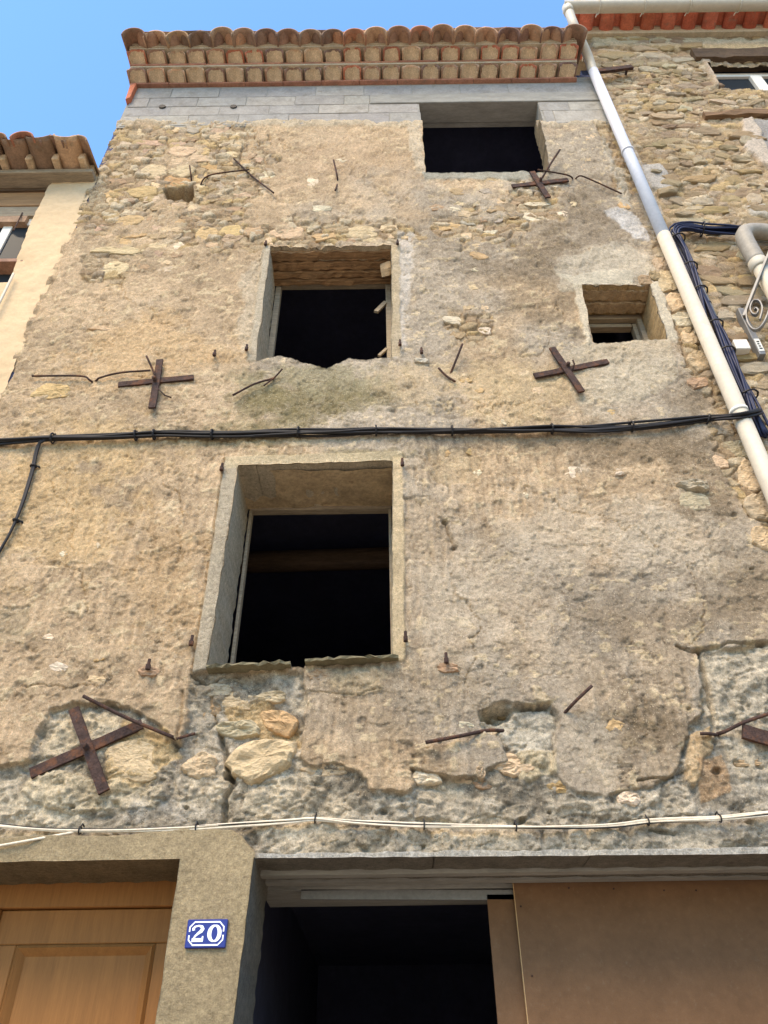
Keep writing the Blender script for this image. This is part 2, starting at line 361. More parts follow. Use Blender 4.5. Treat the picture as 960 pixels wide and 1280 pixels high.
# --- patches of another coat: cement repairs, thin top coats that end in a torn edge
def patch(poly, dh, c, k, namp=4, soft=1.2, seed=300, var=0.12, rough=0.004):
    global h
    mk = region(poly, soft, namp, 9, seed); sel = mk > 1e-4; h[sel] += mk[sel] * (dh + rough * fbm(X[sel], Z[sel], 16, o=4, seed=seed + 3)); paint(mk, c, k, var, 10, seed + 1); return mk
patch([(757, 262), (778, 258), (795, 268), (810, 288), (815, 300), (796, 296), (775, 282)], 0.006, (196, 190, 182), .9, 3, 1.5, 310)
patch([(748, 165), (756, 168), (770, 205), (780, 215), (792, 262), (778, 262), (768, 222), (756, 190)], 0.006, (178, 168, 150), .8, 3, 1.5, 313)
patch([(500, 295), (516, 292), (514, 360), (505, 400), (505, 430), (494, 446), (494, 300)], -0.003, (196, 186, 172), .75, 5, 2.5, 316)
patch([(304, 340), (334, 315), (316, 430), (305, 440), (296, 420)], -0.002, (196, 180, 154), .6, 6, 3, 319)
patch([(510, 150), (527, 155), (530, 215), (520, 212), (512, 190)], 0.003, (198, 182, 156), .7, 4, 2, 322)
patch([(535, 565), (585, 560), (602, 575), (596, 600), (560, 606), (540, 596)], -0.009, (178, 156, 122), .5, 4, 1.2, 325)
patch([(505, 622), (545, 622), (556, 650), (570, 690), (555, 700), (508, 700)], -0.009, (170, 150, 124), .6, 5, 1.2, 328)
patch([(690, 330), (770, 300), (815, 320), (820, 350), (795, 356), (700, 362)], 0.004, (188, 176, 154), .55, 7, 2, 331)
patch([(700, 440), (748, 430), (838, 426), (845, 470), (800, 500), (720, 510)], 0.005, (190, 176, 150), .5, 7, 2, 334)
patch([(395, 160), (430, 158), (440, 172), (425, 178), (375, 178), (378, 170)], -0.005, (192, 168, 138), .6, 3, 1, 337)
patch([(-30, 757), (38, 757), (36, 775), (22, 800), (-30, 815)], -0.007, (176, 158, 128), .5, 3, 1, 340)
patch([(205, 865), (240, 850), (240, 900), (222, 935), (206, 918)], 0.002, (172, 148, 116), .4, 4, 1.5, 343)
patch([(265, 838), (360, 836), (350, 860), (285, 866)], -0.01, (140, 122, 88), .7, 5, 1.5, 346)
patch([(410, 838), (480, 832), (476, 862), (440, 868), (415, 858)], 0.007, (182, 162, 130), .7, 3, 1, 349)
# --- lower edge of the render, everything below it is rough old mortar and stone
LOW = [(-60, 966), (0, 958), (34, 948), (44, 912), (62, 888), (90, 876), (128, 874), (160, 882), (196, 900), (210, 918), (224, 930), (234, 900), (238, 842), (252, 838),
       (378, 838), (384, 862), (378, 900), (374, 944), (388, 953), (424, 951), (446, 966), (462, 986), (500, 992), (522, 980), (516, 960), (558, 966), (598, 972), (636, 948), (626, 920),
       (606, 912), (600, 892), (622, 879), (650, 877), (690, 879), (700, 900), (694, 930), (696, 968), (712, 986), (758, 996), (786, 984), (838, 972), (850, 948), (866, 905), (884, 885),
       (874, 830), (872, 812), (902, 806), (1010, 800), (1010, 1090), (-60, 1090)]
mk = region(LOW, 1.3, 5, 9, 400)
bl = np.abs(fbm(X, Z, 7, 8, o=4, seed=50)); b2 = fbm(X, Z, 20, o=4, seed=51, gain=0.62); w1, w2, wid = worley(wx, wz, 9, 11, 52)
rg = 1 - np.abs(fbm(X, Z, 15, 17, o=3, seed=56)) * 1.4
lowh = -0.066 + 0.016 * sst(0.02, 0.3, w2 - w1) * wid + 0.012 * bl + 0.008 * b2 + 0.008 * rg + 0.016 * fbm(X, Z, 3.0, 4.5, o=3, seed=53) + 0.004 * grain + 0.010 * sst(0.0, 0.03, fbm(X, Z, 4, 5, o=5, seed=57, gain=.6)) + 0.010 * sst(0.35, 0.38, fbm(X, Z, 5, 6, o=5, seed=58, gain=.6))
g1 = col_((174, 163, 144)); g2 = col_((200, 184, 157)); g3 = col_((142, 131, 113))
q = sst(-0.4, 0.5, fbm(X, Z, 2.6, o=4, seed=54))[..., None]; lowc = g1 * (1 - q) + g2 * q
q = sst(0.15, 0.6, fbm(X, Z, 4.5, o=4, seed=55))[..., None] * .8; lowc = lowc * (1 - q) + g3 * q
lowc *= (1 + 0.26 * b2 + 0.10 * (wid - 0.5))[..., None]
h = h * (1 - mk) + lowh * mk; col = col * (1 - mk[..., None]) + lowc * mk[..., None]; ROUGH = mk.copy()
patch([(55, 915), (80, 888), (120, 880), (150, 890), (130, 930), (60, 955), (46, 950)], 0.004, (214, 196, 164), .85, 5, 3, 410)
patch([(150, 895), (205, 912), (222, 940), (180, 975), (140, 985), (128, 950)], 0.004, (206, 176, 126), .7, 6, 3, 413)
patch([(612, 896), (650, 880), (690, 882), (696, 900), (690, 938), (646, 940)], 0.01, (190, 180, 160), .85, 4, 2, 416)
patch([(878, 818), (1000, 808), (1000, 965), (930, 968), (905, 920), (896, 880)], 0.012, (186, 174, 152), .85, 4, 2, 419, rough=0.008)
patch([(866, 915), (890, 905), (896, 935), (880, 945), (870, 985), (855, 975)], 0.022, (190, 162, 122), .8, 3, 1.2, 422)
patch([(872, 945), (905, 940), (920, 985), (880, 1000)], 0.004, (172, 140, 104), .8, 3, 1.5, 425)
patch([(280, 880), (330, 870), (372, 905), (372, 930), (330, 925), (285, 900)], -0.004, (204, 172, 122), .8, 5, 3, 428)
patch([(640, 940), (694, 935), (696, 965), (650, 972)], 0.014, (204, 186, 150), .7, 4, 2, 431)
patch([(300, 985), (372, 970), (380, 1000), (330, 1015), (300, 1010)], 0.016, (190, 176, 150), .6, 5, 1.2, 434)
patch([(30, 962), (120, 968), (200, 980), (190, 1004), (90, 1010), (20, 990)], 0.014, (204, 186, 152), .65, 7, 1.2, 437)
patch([(500, 1000), (600, 992), (640, 1000), (620, 1018), (520, 1018)], 0.014, (180, 168, 148), .6, 6, 1.2, 440)
patch([(700, 998), (790, 1004), (850, 990), (870, 1012), (760, 1020), (705, 1016)], 0.015, (188, 176, 154), .6, 6, 1.2, 443)
# darker mossy runs on the lower band
for i, (u, v, ru, rv, c, k) in enumerate([(430, 985, 60, 30, (120, 108, 88), .4), (640, 1000, 70, 25, (120, 112, 98), .45), (200, 1000, 60, 30, (180, 172, 158), .5), (60, 1005, 60, 20, (196, 184, 158), .5),
        (900, 1020, 60, 20, (186, 178, 164), .5), (730, 1055, 200, 14, (184, 174, 154), .5), (420, 1050, 70, 14, (120, 110, 90), .4), (520, 870, 90, 60, (160, 140, 112), .3)]):
    stain(u, v, ru, rv, c, k, 450 + 3 * i)
# --- cracks and holes
def crack(pts, wd, dep, namp=4, seed=500):
    global h
    pa_ = np.array(pts); e = 2 * namp + wd + 3
    sel = (U > pa_[:, 0].min() - e) & (U < pa_[:, 0].max() + e) & (V > pa_[:, 1].min() - e) & (V < pa_[:, 1].max() + e); x_, z_ = X[sel], Z[sel]
    d = sdl(U[sel] + namp * fbm(x_, z_, 9, o=4, seed=seed), V[sel] + namp * fbm(x_, z_, 9, o=4, seed=seed + 1), pts); h[sel] -= dep * sst(wd, wd * .3, d)
crack([(270, 905), (283, 935), (286, 975), (278, 1000), (282, 1025)], 5, 0.06, 6, 501)
crack([(270, 905), (262, 880), (266, 860)], 2.5, 0.025, 5, 503)
crack([(228, 860), (226, 900), (216, 932)], 2.2, 0.02, 3, 505)
crack([(846, 806), (872, 812), (890, 806), (960, 800)], 2.5, 0.03, 3, 507)
crack([(875, 815), (884, 850), (892, 890), (896, 905)], 3, 0.03, 3, 509)
crack([(602, 892), (620, 882), (690, 879)], 3, 0.03, 2, 511)
crack([(545, 268 + 380), (560, 660), (570, 685)], 1.5, 0.02, 5, 513)
crack([(502, 622), (540, 622)], 1.4, 0.012, 3, 515)
crack([(800, 975), (846, 968)], 2, 0.03, 4, 517); crack([(818, 1032), (850, 1037)], 3, 0.03, 3, 519)
crack([(240, 845), (262, 850), (300, 842)], 2.4, 0.025, 4, 521)
crack([(200, 690), (255, 664), (280, 672)], 1.2, 0.008, 3, 523); crack([(120, 690), (180, 660), (200, 672)], 1.0, 0.006, 5, 525)
crack([(100, 345), (118, 345), (130, 352)], 1.5, 0.012, 4, 527); crack([(110, 412), (128, 408), (146, 408)], 1.3, 0.012, 2, 529)
crack([(504, 570), (530, 575), (540, 596), (560, 608)], 1.1, 0.008, 3, 531)
crack([(740, 862), (742, 690), (700, 660)], 0.8, 0.005, 6, 533); crack([(380, 862), (420, 866), (448, 868), (478, 858)], 1.3, 0.012, 3, 535)
for i, pl in enumerate([[(60, 600), (90, 640), (84, 700), (110, 760)], [(150, 360), (190, 400), (240, 410)], [(520, 500), (600, 512), (660, 500)], [(430, 330 - 130), (470, 240), (500, 250)], [(560, 720), (600, 780), (590, 850)],
        [(640, 600), (700, 640), (760, 640), (820, 680)], [(30, 850), (80, 862), (120, 858)], [(700, 380), (690, 430), (650, 440)], [(860, 700), (880, 760), (868, 800)], [(200, 600), (230, 640), (222, 700)], [(300, 880 - 720), (380, 190), (420, 180)]]):
    crack(pl, 1.0, 0.012, 9, 900 + 2 * i)
for (u, v, r, dep) in [(222, 241, 0, 0), (625, 889, 15, .09), (610, 890, 9, .06), (285, 965, 9, .07), (556, 651, 5, .04), (567, 684, 4, .03), (690, 1010, 4, .03), (230, 1005, 4, .04), (86, 1005, 4, .03),
                       (210, 617, 2, .01), (118, 737, 2.5, .012), (817, 603, 3, .02), (826, 737, 2, .015), (940, 711, 3, .03), (790, 556, 2, .02), (810, 553, 2, .02), (918, 644, 4, .02), (828, 590, 2, .012),
                       (873, 812, 6, .04), (900, 960, 7, .04), (655, 1020, 6, .03), (760, 1020, 6, .02), (480, 1010, 7, .03), (140, 1000, 6, .03), (862, 885, 3, .02), (550, 925, 5, .02)]:
    if r:
        sel = (np.abs(U - u) < 2 * r) & (np.abs(V - v) < 2 * r); h[sel] -= dep * sst(1.15, 0.5, np.hypot((U[sel] - u) / r, (V[sel] - v) / (r * .7)) + 0.25 * fbm(X[sel], Z[sel], 14, o=3, seed=int(u)))
# putlog hole under the eaves
hole = sst(1.5, -1.5, sdf(U, V, [(206, 236), (240, 232), (240, 247), (208, 250)]) + 2 * fbm(X, Z, 12, o=3, seed=560)); h -= 0.16 * hole
# --- window surrounds: flat rendered bands with a groove outside
def band(poly, dh, c, k=.85, seed=600, soft=1.0, namp=1.0):
    global h
    mk = region(poly, soft, namp, 10, seed); sel = mk > 1e-4; h[sel] = h[sel] * (1 - mk[sel]) + (dh + 0.0025 * fbm(X[sel], Z[sel], 14, o=4, seed=seed)) * mk[sel]; paint(mk, c, k, 0.12, 9, seed + 1)
band([(280, 576), (298, 583), (259, 838), (240, 842)], 0.016, (172, 160, 138), .85, 600)
band([(281, 572), (503, 566), (503, 582), (283, 588)], 0.018, (190, 172, 138), .8, 603)
band([(490, 572), (503, 570), (506, 700), (506, 826), (488, 828)], 0.010, (198, 176, 138), .8, 606)
band([(329, 308), (339, 308), (321, 453), (309, 452)], 0.014, (176, 164, 142), .85, 609)
band([(488, 306), (500, 304), (501, 448), (488, 449)], 0.004, (186, 166, 132), .8, 612, namp=2)
band([(716, 358), (728, 356), (742, 430), (733, 432)], 0.008, (200, 186, 160), .8, 615, namp=3)
band([(812, 356), (824, 352), (846, 424), (834, 428)], 0.010, (204, 192, 168), .8, 618, namp=3)
band([(700, 346), (790, 340), (790, 356), (718, 360)], 0.016, (196, 184, 160), .8, 621, namp=3)
band([(528, 216), (672, 214), (676, 224), (530, 226)], 0.012, (160, 156, 140), .85, 624, namp=2)
crack([(281, 574), (240, 842)], 1.6, 0.022, 1, 630); crack([(302, 585), (262, 836)], 0.8, 0.006, .5, 632)
crack([(330, 311), (310, 452)], 1.2, 0.012, 1, 634); crack([(264, 574), (275, 566), (284, 570)], 1.2, 0.012, 2, 636)
# sill of the upper window: broken mossy mortar
stain(400, 475, 90, 26, (150, 140, 110), .6, 640)
# --- smooth cement round the house door, down to the street
SURR = [(-700, 1052), (0, 1048), (120, 1044), (230, 1038), (292, 1036), (304, 1044), (320, 1066), (318, 1100), (60, 3000), (-3000, 3000)]
mk = sst(1.2, -1.2, sdf(U, V, SURR, 3000) + 2 * fbm(X, Z, 8, o=3, seed=650))
sm = 0.018 + 0.004 * fbm(X, Z, 3, o=3, seed=651) + 0.0015 * fbm(X, Z, 30, 14, o=3, seed=652)
h = h * (1 - mk) + sm * mk; paint(mk, (164, 146, 114), 1, 0.09, 5, 653); ROUGH *= 1 - mk; SMO = mk * .85
mkc = mk * sst(1045, 1120, V); paint(mkc * sst(.0, .6, fbm(X, Z, 2, o=3, seed=655)), (168, 150, 116), .5, .05)
# lintel face above the garage: rough concrete lip
lip = sst(1.2, -1.2, sdf(U, V, [(316, 1066), (1010, 1057), (1010, 1080), (318, 1080)]) + 1.6 * fbm(X, Z, 16, o=3, seed=660)); lip *= (1 - mk)
h = h * (1 - lip) + (0.004 + 0.003 * fbm(X, Z, 16, o=3, seed=661)) * lip; paint(lip, (172, 168, 158), .75)
# --- the top of the render ends raggedly against the blockwork
tp = sst(2.0, -2.0, V - (150 + 3.0 * fbm(X, Z * 0, 7, o=4, seed=670))); h = h * (1 - tp) - 0.09 * tp
mb_ = sst(3, -1, np.abs(V - 153.5) - 2.5 + 2.5 * fbm(X, Z, 6, o=4, seed=672)); h = h + 0.008 * mb_ * (1 - tp); paint(mb_, (192, 176, 150), .75, .12)
# frayed house corner against the sky
h -= 0.02 * sst(0.10, 0.0, X - XL) * (1 + fbm(X, Z, 9, o=3, seed=680))
h = np.clip(h, -0.3, 0.06); col = col * np.array((1.15, 1.15, 1.14))

# --- openings
def dens(poly, n, amp, seed):
    """subdivide the outline and roughen it"""
    out = []
    for i in range(len(poly)):
        a = np.array(poly[i], float); b_ = np.array(poly[(i + 1) % len(poly)], float); L = np.hypot(*(b_ - a)); k = max(1, int(L / n)); e = (b_ - a) / L
        for j in range(k):
            p = a + (b_ - a) * j / k
            o = amp * fbm(p[:1] / 40.0 + seed, p[1:] / 40.0, 3, o=3, seed=seed)[0] if 0 < j else 0
            out.append((p[0] + e[1] * o, p[1] - e[0] * o))
    return out
RV = (158, 140, 110)
OPEN = [
    ('top', [(526, 100), (666, 100), (671, 128), (677, 158), (681, 180), (688, 216), (600, 217), (531, 218)], 3, 2.0, 0.20, (150, 134, 108)),
    ('upper', [(338, 309), (489, 307), (490, 447), (462, 450), (436, 449), (425, 454), (410, 461), (398, 459), (384, 454), (365, 448), (345, 446), (320, 452)], 4, 1.2, 0.34, (200, 182, 152)),
    ('main', [(298, 584), (491, 578), (490, 824), (384, 829), (378, 834), (364, 832), (340, 831), (259, 836)], 5, 0.8, 0.42, (196, 180, 152)),
    ('small', [(727, 358), (812, 356), (834, 424), (800, 426), (742, 428)], 4, 1.2, 0.30, (192, 164, 120)),
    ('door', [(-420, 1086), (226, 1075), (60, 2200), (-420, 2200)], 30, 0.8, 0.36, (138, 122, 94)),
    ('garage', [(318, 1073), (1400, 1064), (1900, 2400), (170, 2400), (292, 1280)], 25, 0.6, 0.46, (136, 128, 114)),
]
uc = (U[:-1, :-1] + U[1:, 1:]) / 2; vc = (V[:-1, :-1] + V[1:, 1:]) / 2
keep = np.ones(uc.shape, bool); own = np.full(uc.shape, -1)
RP = []
for i, (nm, pl, n, amp, dp, rc) in enumerate(OPEN):
    pp = dens(pl, n, amp, 700 + i); RP.append(pp)
    ins = sdf(uc, vc, pp, 4000 if i >= 4 else 60) < 0; keep &= ~ins; own[ins] = i
Y = -h
# pull the rim of every opening onto its outline
rim = np.zeros(X.shape, bool); rimo = np.full(X.shape, -1)
for dy in (0, 1):
    for dx in (0, 1):
        sub = rimo[dy:dy + NZ - 1, dx:dx + NX - 1]; sub[own >= 0] = own[own >= 0]
cnt = np.zeros(X.shape, int); tot = np.zeros(X.shape, int)
for dy in (0, 1):
    for dx in (0, 1):
        cnt[dy:dy + NZ - 1, dx:dx + NX - 1] += keep; tot[dy:dy + NZ - 1, dx:dx + NX - 1] += 1
rim = (cnt > 0) & (cnt < tot)
for a, b_ in zip(*np.nonzero(rim)):
    pp = RP[rimo[a, b_]]; u, v = U[a, b_], V[a, b_]; best = 1e9
    P0 = np.array(pp); P1 = np.roll(P0, -1, 0); E = P1 - P0; t_ = np.clip(((u - P0[:, 0]) * E[:, 0] + (v - P0[:, 1]) * E[:, 1]) / ((E ** 2).sum(1) + 1e-9), 0, 1)
    Q = P0 + E * t_[:, None]; dd = np.hypot(Q[:, 0] - u, Q[:, 1] - v); j = dd.argmin()
    if dd[j] < 6:
        w_ = P(Q[j, 0], Q[j, 1]); X[a, b_] = w_.x; Z[a, b_] = w_.z
Hgrid = h.copy()
verts = np.stack([X, Y, Z], -1).reshape(-1, 3); cols = np.clip(col, 0.01, 0.95).reshape(-1, 3)
idx = np.arange(NX * NZ).reshape(NZ, NX)
quads = np.stack([idx[:-1, :-1], idx[:-1, 1:], idx[1:, 1:], idx[1:, :-1]], -1)[keep]
# reveals: the rim pushed back through the wall's thickness
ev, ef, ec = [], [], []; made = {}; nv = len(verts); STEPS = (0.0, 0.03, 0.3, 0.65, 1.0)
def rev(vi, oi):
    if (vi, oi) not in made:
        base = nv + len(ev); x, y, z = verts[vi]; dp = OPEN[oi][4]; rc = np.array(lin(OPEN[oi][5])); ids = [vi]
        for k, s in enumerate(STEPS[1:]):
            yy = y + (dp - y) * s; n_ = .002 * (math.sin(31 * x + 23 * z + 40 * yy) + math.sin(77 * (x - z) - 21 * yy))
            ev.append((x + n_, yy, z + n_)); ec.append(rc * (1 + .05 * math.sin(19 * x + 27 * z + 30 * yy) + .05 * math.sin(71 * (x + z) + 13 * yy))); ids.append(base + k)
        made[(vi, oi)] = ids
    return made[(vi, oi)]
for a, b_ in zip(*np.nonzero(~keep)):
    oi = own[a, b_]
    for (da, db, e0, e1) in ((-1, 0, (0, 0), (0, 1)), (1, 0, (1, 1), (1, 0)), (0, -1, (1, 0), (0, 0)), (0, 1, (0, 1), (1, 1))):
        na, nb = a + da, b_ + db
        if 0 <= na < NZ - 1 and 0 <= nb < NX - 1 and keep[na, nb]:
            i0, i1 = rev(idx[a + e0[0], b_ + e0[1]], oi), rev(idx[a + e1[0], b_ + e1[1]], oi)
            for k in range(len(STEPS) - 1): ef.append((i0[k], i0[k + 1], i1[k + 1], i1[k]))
def gridmesh(name, verts, quads, cols, mat, alpha=None, smo=None):
    me = bpy.data.meshes.new(name); me.vertices.add(len(verts)); me.vertices.foreach_set('co', np.asarray(verts, np.float32).ravel())
    me.loops.add(quads.size); me.loops.foreach_set('vertex_index', quads.astype(np.int32).ravel())
    me.polygons.add(len(quads)); me.polygons.foreach_set('loop_start', np.arange(0, quads.size, 4, dtype=np.int32))
    me.update(calc_edges=True); me.validate()
    ca = me.color_attributes.new('Col', 'FLOAT_COLOR', 'POINT'); ca.data.foreach_set('color', np.concatenate([cols, (np.zeros((len(cols), 1)) if alpha is None else alpha[:, None])], 1).astype(np.float32).ravel())
    if smo is not None: me.attributes.new('Sm', 'FLOAT', 'POINT').data.foreach_set('value', smo.astype(np.float32))
    me.polygons.foreach_set('use_smooth', np.ones(len(me.polygons), bool)); me.materials.append(MAT[mat]); return me
quads = np.concatenate([quads, np.array(ef)]); verts = np.concatenate([verts, np.array(ev)]); cols = np.concatenate([cols, np.array(ec)])
# drop vertices nothing uses
used = np.zeros(len(verts), bool); used[quads.ravel()] = True; remap = np.cumsum(used) - 1
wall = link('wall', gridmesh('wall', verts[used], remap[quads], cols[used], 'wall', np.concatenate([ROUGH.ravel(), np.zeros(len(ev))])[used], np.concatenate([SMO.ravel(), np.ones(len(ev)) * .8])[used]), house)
def surf(u, v, off=0.0):
    """a point off metres in front of the wall's surface"""
    p = P(u, v); i = int(np.clip((p.x - XL) / 0.007, 0, NX - 1)); k = int(np.clip(np.searchsorted(zs, p.z), 0, NZ - 1))
    a = Hgrid[max(0, k - 2):k + 3, max(0, i - 2):i + 3].mean(); return P(u, v, -a - off)

z0_c = 10.1
# side and back walls, floors and ceilings behind the openings
sh = MB()
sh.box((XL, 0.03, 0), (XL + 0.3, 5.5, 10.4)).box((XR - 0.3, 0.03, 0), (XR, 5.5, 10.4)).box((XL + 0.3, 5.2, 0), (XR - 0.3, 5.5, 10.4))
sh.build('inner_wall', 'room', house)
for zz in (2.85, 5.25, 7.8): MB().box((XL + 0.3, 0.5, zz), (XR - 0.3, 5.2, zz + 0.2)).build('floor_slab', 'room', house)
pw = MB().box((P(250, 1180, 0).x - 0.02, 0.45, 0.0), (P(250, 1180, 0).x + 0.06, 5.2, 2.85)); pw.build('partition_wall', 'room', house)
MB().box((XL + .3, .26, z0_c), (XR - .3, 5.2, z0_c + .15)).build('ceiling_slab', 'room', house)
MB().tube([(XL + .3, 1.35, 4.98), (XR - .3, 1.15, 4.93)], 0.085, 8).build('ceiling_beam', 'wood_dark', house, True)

# ------------------------------------------------------------------ stones
SC = {'w': (222, 204, 172), 'p': (212, 185, 146), 'y': (202, 170, 122), 'o': (190, 152, 106), 'g': (176, 162, 140), 'b': (180, 153, 118), 'k': (190, 160, 130), 'm': (194, 174, 142)}
def stone_mesh(sw, sh_, dep, seed, n=9, sq=0.5, jit=0.16, rings=((1.0, 0.3), (0.93, 0.85), (0.55, 1.0)), back=0.05, smooth=False):
    """angular flat-faced stone, face towards -y"""
    r = random.Random(seed); vsx = []; fs = []; ang = [2 * math.pi * (i + r.uniform(-.36, .36)) / n for i in range(n)]
    rad = []; ph = r.uniform(0, 6.28)
    for a in ang:
        c_, s_ = abs(math.cos(a)), abs(math.sin(a)); e = 2 + 4 * sq
        rad.append((1 / (c_ ** e + s_ ** e) ** (1 / e)) * (1 + r.uniform(-jit, jit * .7)) * (1 + .12 * math.sin(2 * a + ph)))
    vsx += [(math.cos(a) * q_ * sw / 2, back, math.sin(a) * q_ * sh_ / 2) for a, q_ in zip(ang, rad)]
    tl, tw = r.uniform(-.45, .45), r.uniform(-.45, .45)
    for sc, hh in rings:
        for a, q_ in zip(ang, rad):
            x, z = math.cos(a) * q_ * sc, math.sin(a) * q_ * sc; j = 1 + r.uniform(-.10, .10)
            vsx.append((x * sw / 2 * j, -dep * hh * (1 + tl * x + tw * z + r.uniform(-.32, .32)), z * sh_ / 2 * j))
    vsx.append((0, -dep * (1 + r.uniform(-.25, .25)), 0)); R_ = len(rings)
    for k in range(R_):
        for i in range(n): fs.append((k * n + i, k * n + (i + 1) % n, (k + 1) * n + (i + 1) % n, (k + 1) * n + i))
    for i in range(n): fs.append((R_ * n + i, R_ * n + (i + 1) % n, len(vsx) - 1))
    me = MB().add(vsx, fs).mesh('stone', 'stone')
    if smooth: me.polygons.foreach_set('use_smooth', [True] * len(me.polygons))
    return me
def big_stone_mesh(sw, sh_, dep, seed, n=26, sq=0.3, jit=0.12, back=0.05):
    """larger quarried stone with a broken, layered face"""
    r = random.Random(seed); K = 6; kn = [r.uniform(-1, 1) for _ in range(9)]; ph = r.uniform(0, 6.28); base = stone_mesh
    corner = [2 * math.pi * (i + r.uniform(-.38, .38)) / 5 for i in range(5)]; cr = [1 + r.uniform(-.2, .16) for _ in range(5)]
    ang = [2 * math.pi * i / n for i in range(n)]; rad = []
    for a in ang:      # rounded polygon with six uneven corners
        q_ = 9
        for ca, rr_ in zip(corner, cr):
            c_ = math.cos(a - ca)
            if c_ > .15: q_ = min(q_, .93 * rr_ / c_)
        e = 2 + 4 * sq; b_ = 1 / (abs(math.cos(a)) ** e + abs(math.sin(a)) ** e) ** (1 / e)
        rad.append(min(q_, 1.3) * .8 + b_ * .2 + r.uniform(-.05, .05))
    vsx = [(math.cos(a) * q_ * sw / 2, back, math.sin(a) * q_ * sh_ / 2) for a, q_ in zip(ang, rad)]; fs = []
    tl, tw = r.uniform(-.3, .3), r.uniform(-.3, .3); o1 = r.uniform(0, 99)
    def face(x, z): 
        f_ = float(fbm(np.array([x * 1.3 + o1]), np.array([z * 1.9 + o1]), 1.4, o=2, seed=seed % 97, gain=.5)[0]); st = math.floor((z + .35 * x) * 3 + f_) * .12
        return 1 + tl * x + tw * z + .26 * f_ + st * .3
    for k, sc in enumerate((1.0, .95, .86, .7, .5, .26)):
        for a, q_ in zip(ang, rad):
            x, z = math.cos(a) * q_ * sc, math.sin(a) * q_ * sc; hh = (.25, .75, .95, 1, 1, 1)[k]
            vsx.append((x * sw / 2, -dep * hh * face(x, z), z * sh_ / 2))
    vsx.append((0, -dep * face(0, 0), 0))
    for k in range(K):
        for i in range(n): fs.append((k * n + i, k * n + (i + 1) % n, (k + 1) * n + (i + 1) % n, (k + 1) * n + i))
    for i in range(n): fs.append((K * n + i, K * n + (i + 1) % n, len(vsx) - 1))
    return MB().add([(x * (1 + r.uniform(-.02, .02)), y * (1 + r.uniform(-.12, .12)), z) for x, y, z in vsx], fs).mesh('stone', 'stone')
def vary(c, r, a=0.1, hue=.035):
    k = 1 + r.uniform(-a, a); return tuple(min(1, x * k * (1 + r.uniform(-hue, hue))) for x in lin(c))
def stone(u, v, wp, hp, c, dep=0.014, seed=None, sq=0.35, jit=0.2, off=0.0, rot=None, n=9, name='stone'):
    seed = seed if seed is not None else int(u * 7 + v * 13); r = random.Random(seed)
    a, b_ = P(u - wp / 2, v), P(u + wp / 2, v); sw = (b_ - a).length; sh_ = (P(u, v - hp / 2) - P(u, v + hp / 2)).length
    o = link(name, big_stone_mesh(sw, sh_, dep, seed, sq=sq) if wp > 27 and hp > 12 and dep > .009 else stone_mesh(sw, sh_, dep, seed, n=n, sq=sq, jit=jit), wall, vary(SC[c], r), surf(u, v, off))
    o.rotation_euler = (0, r.uniform(-.2, .2) if rot is None else rot, 0); return o
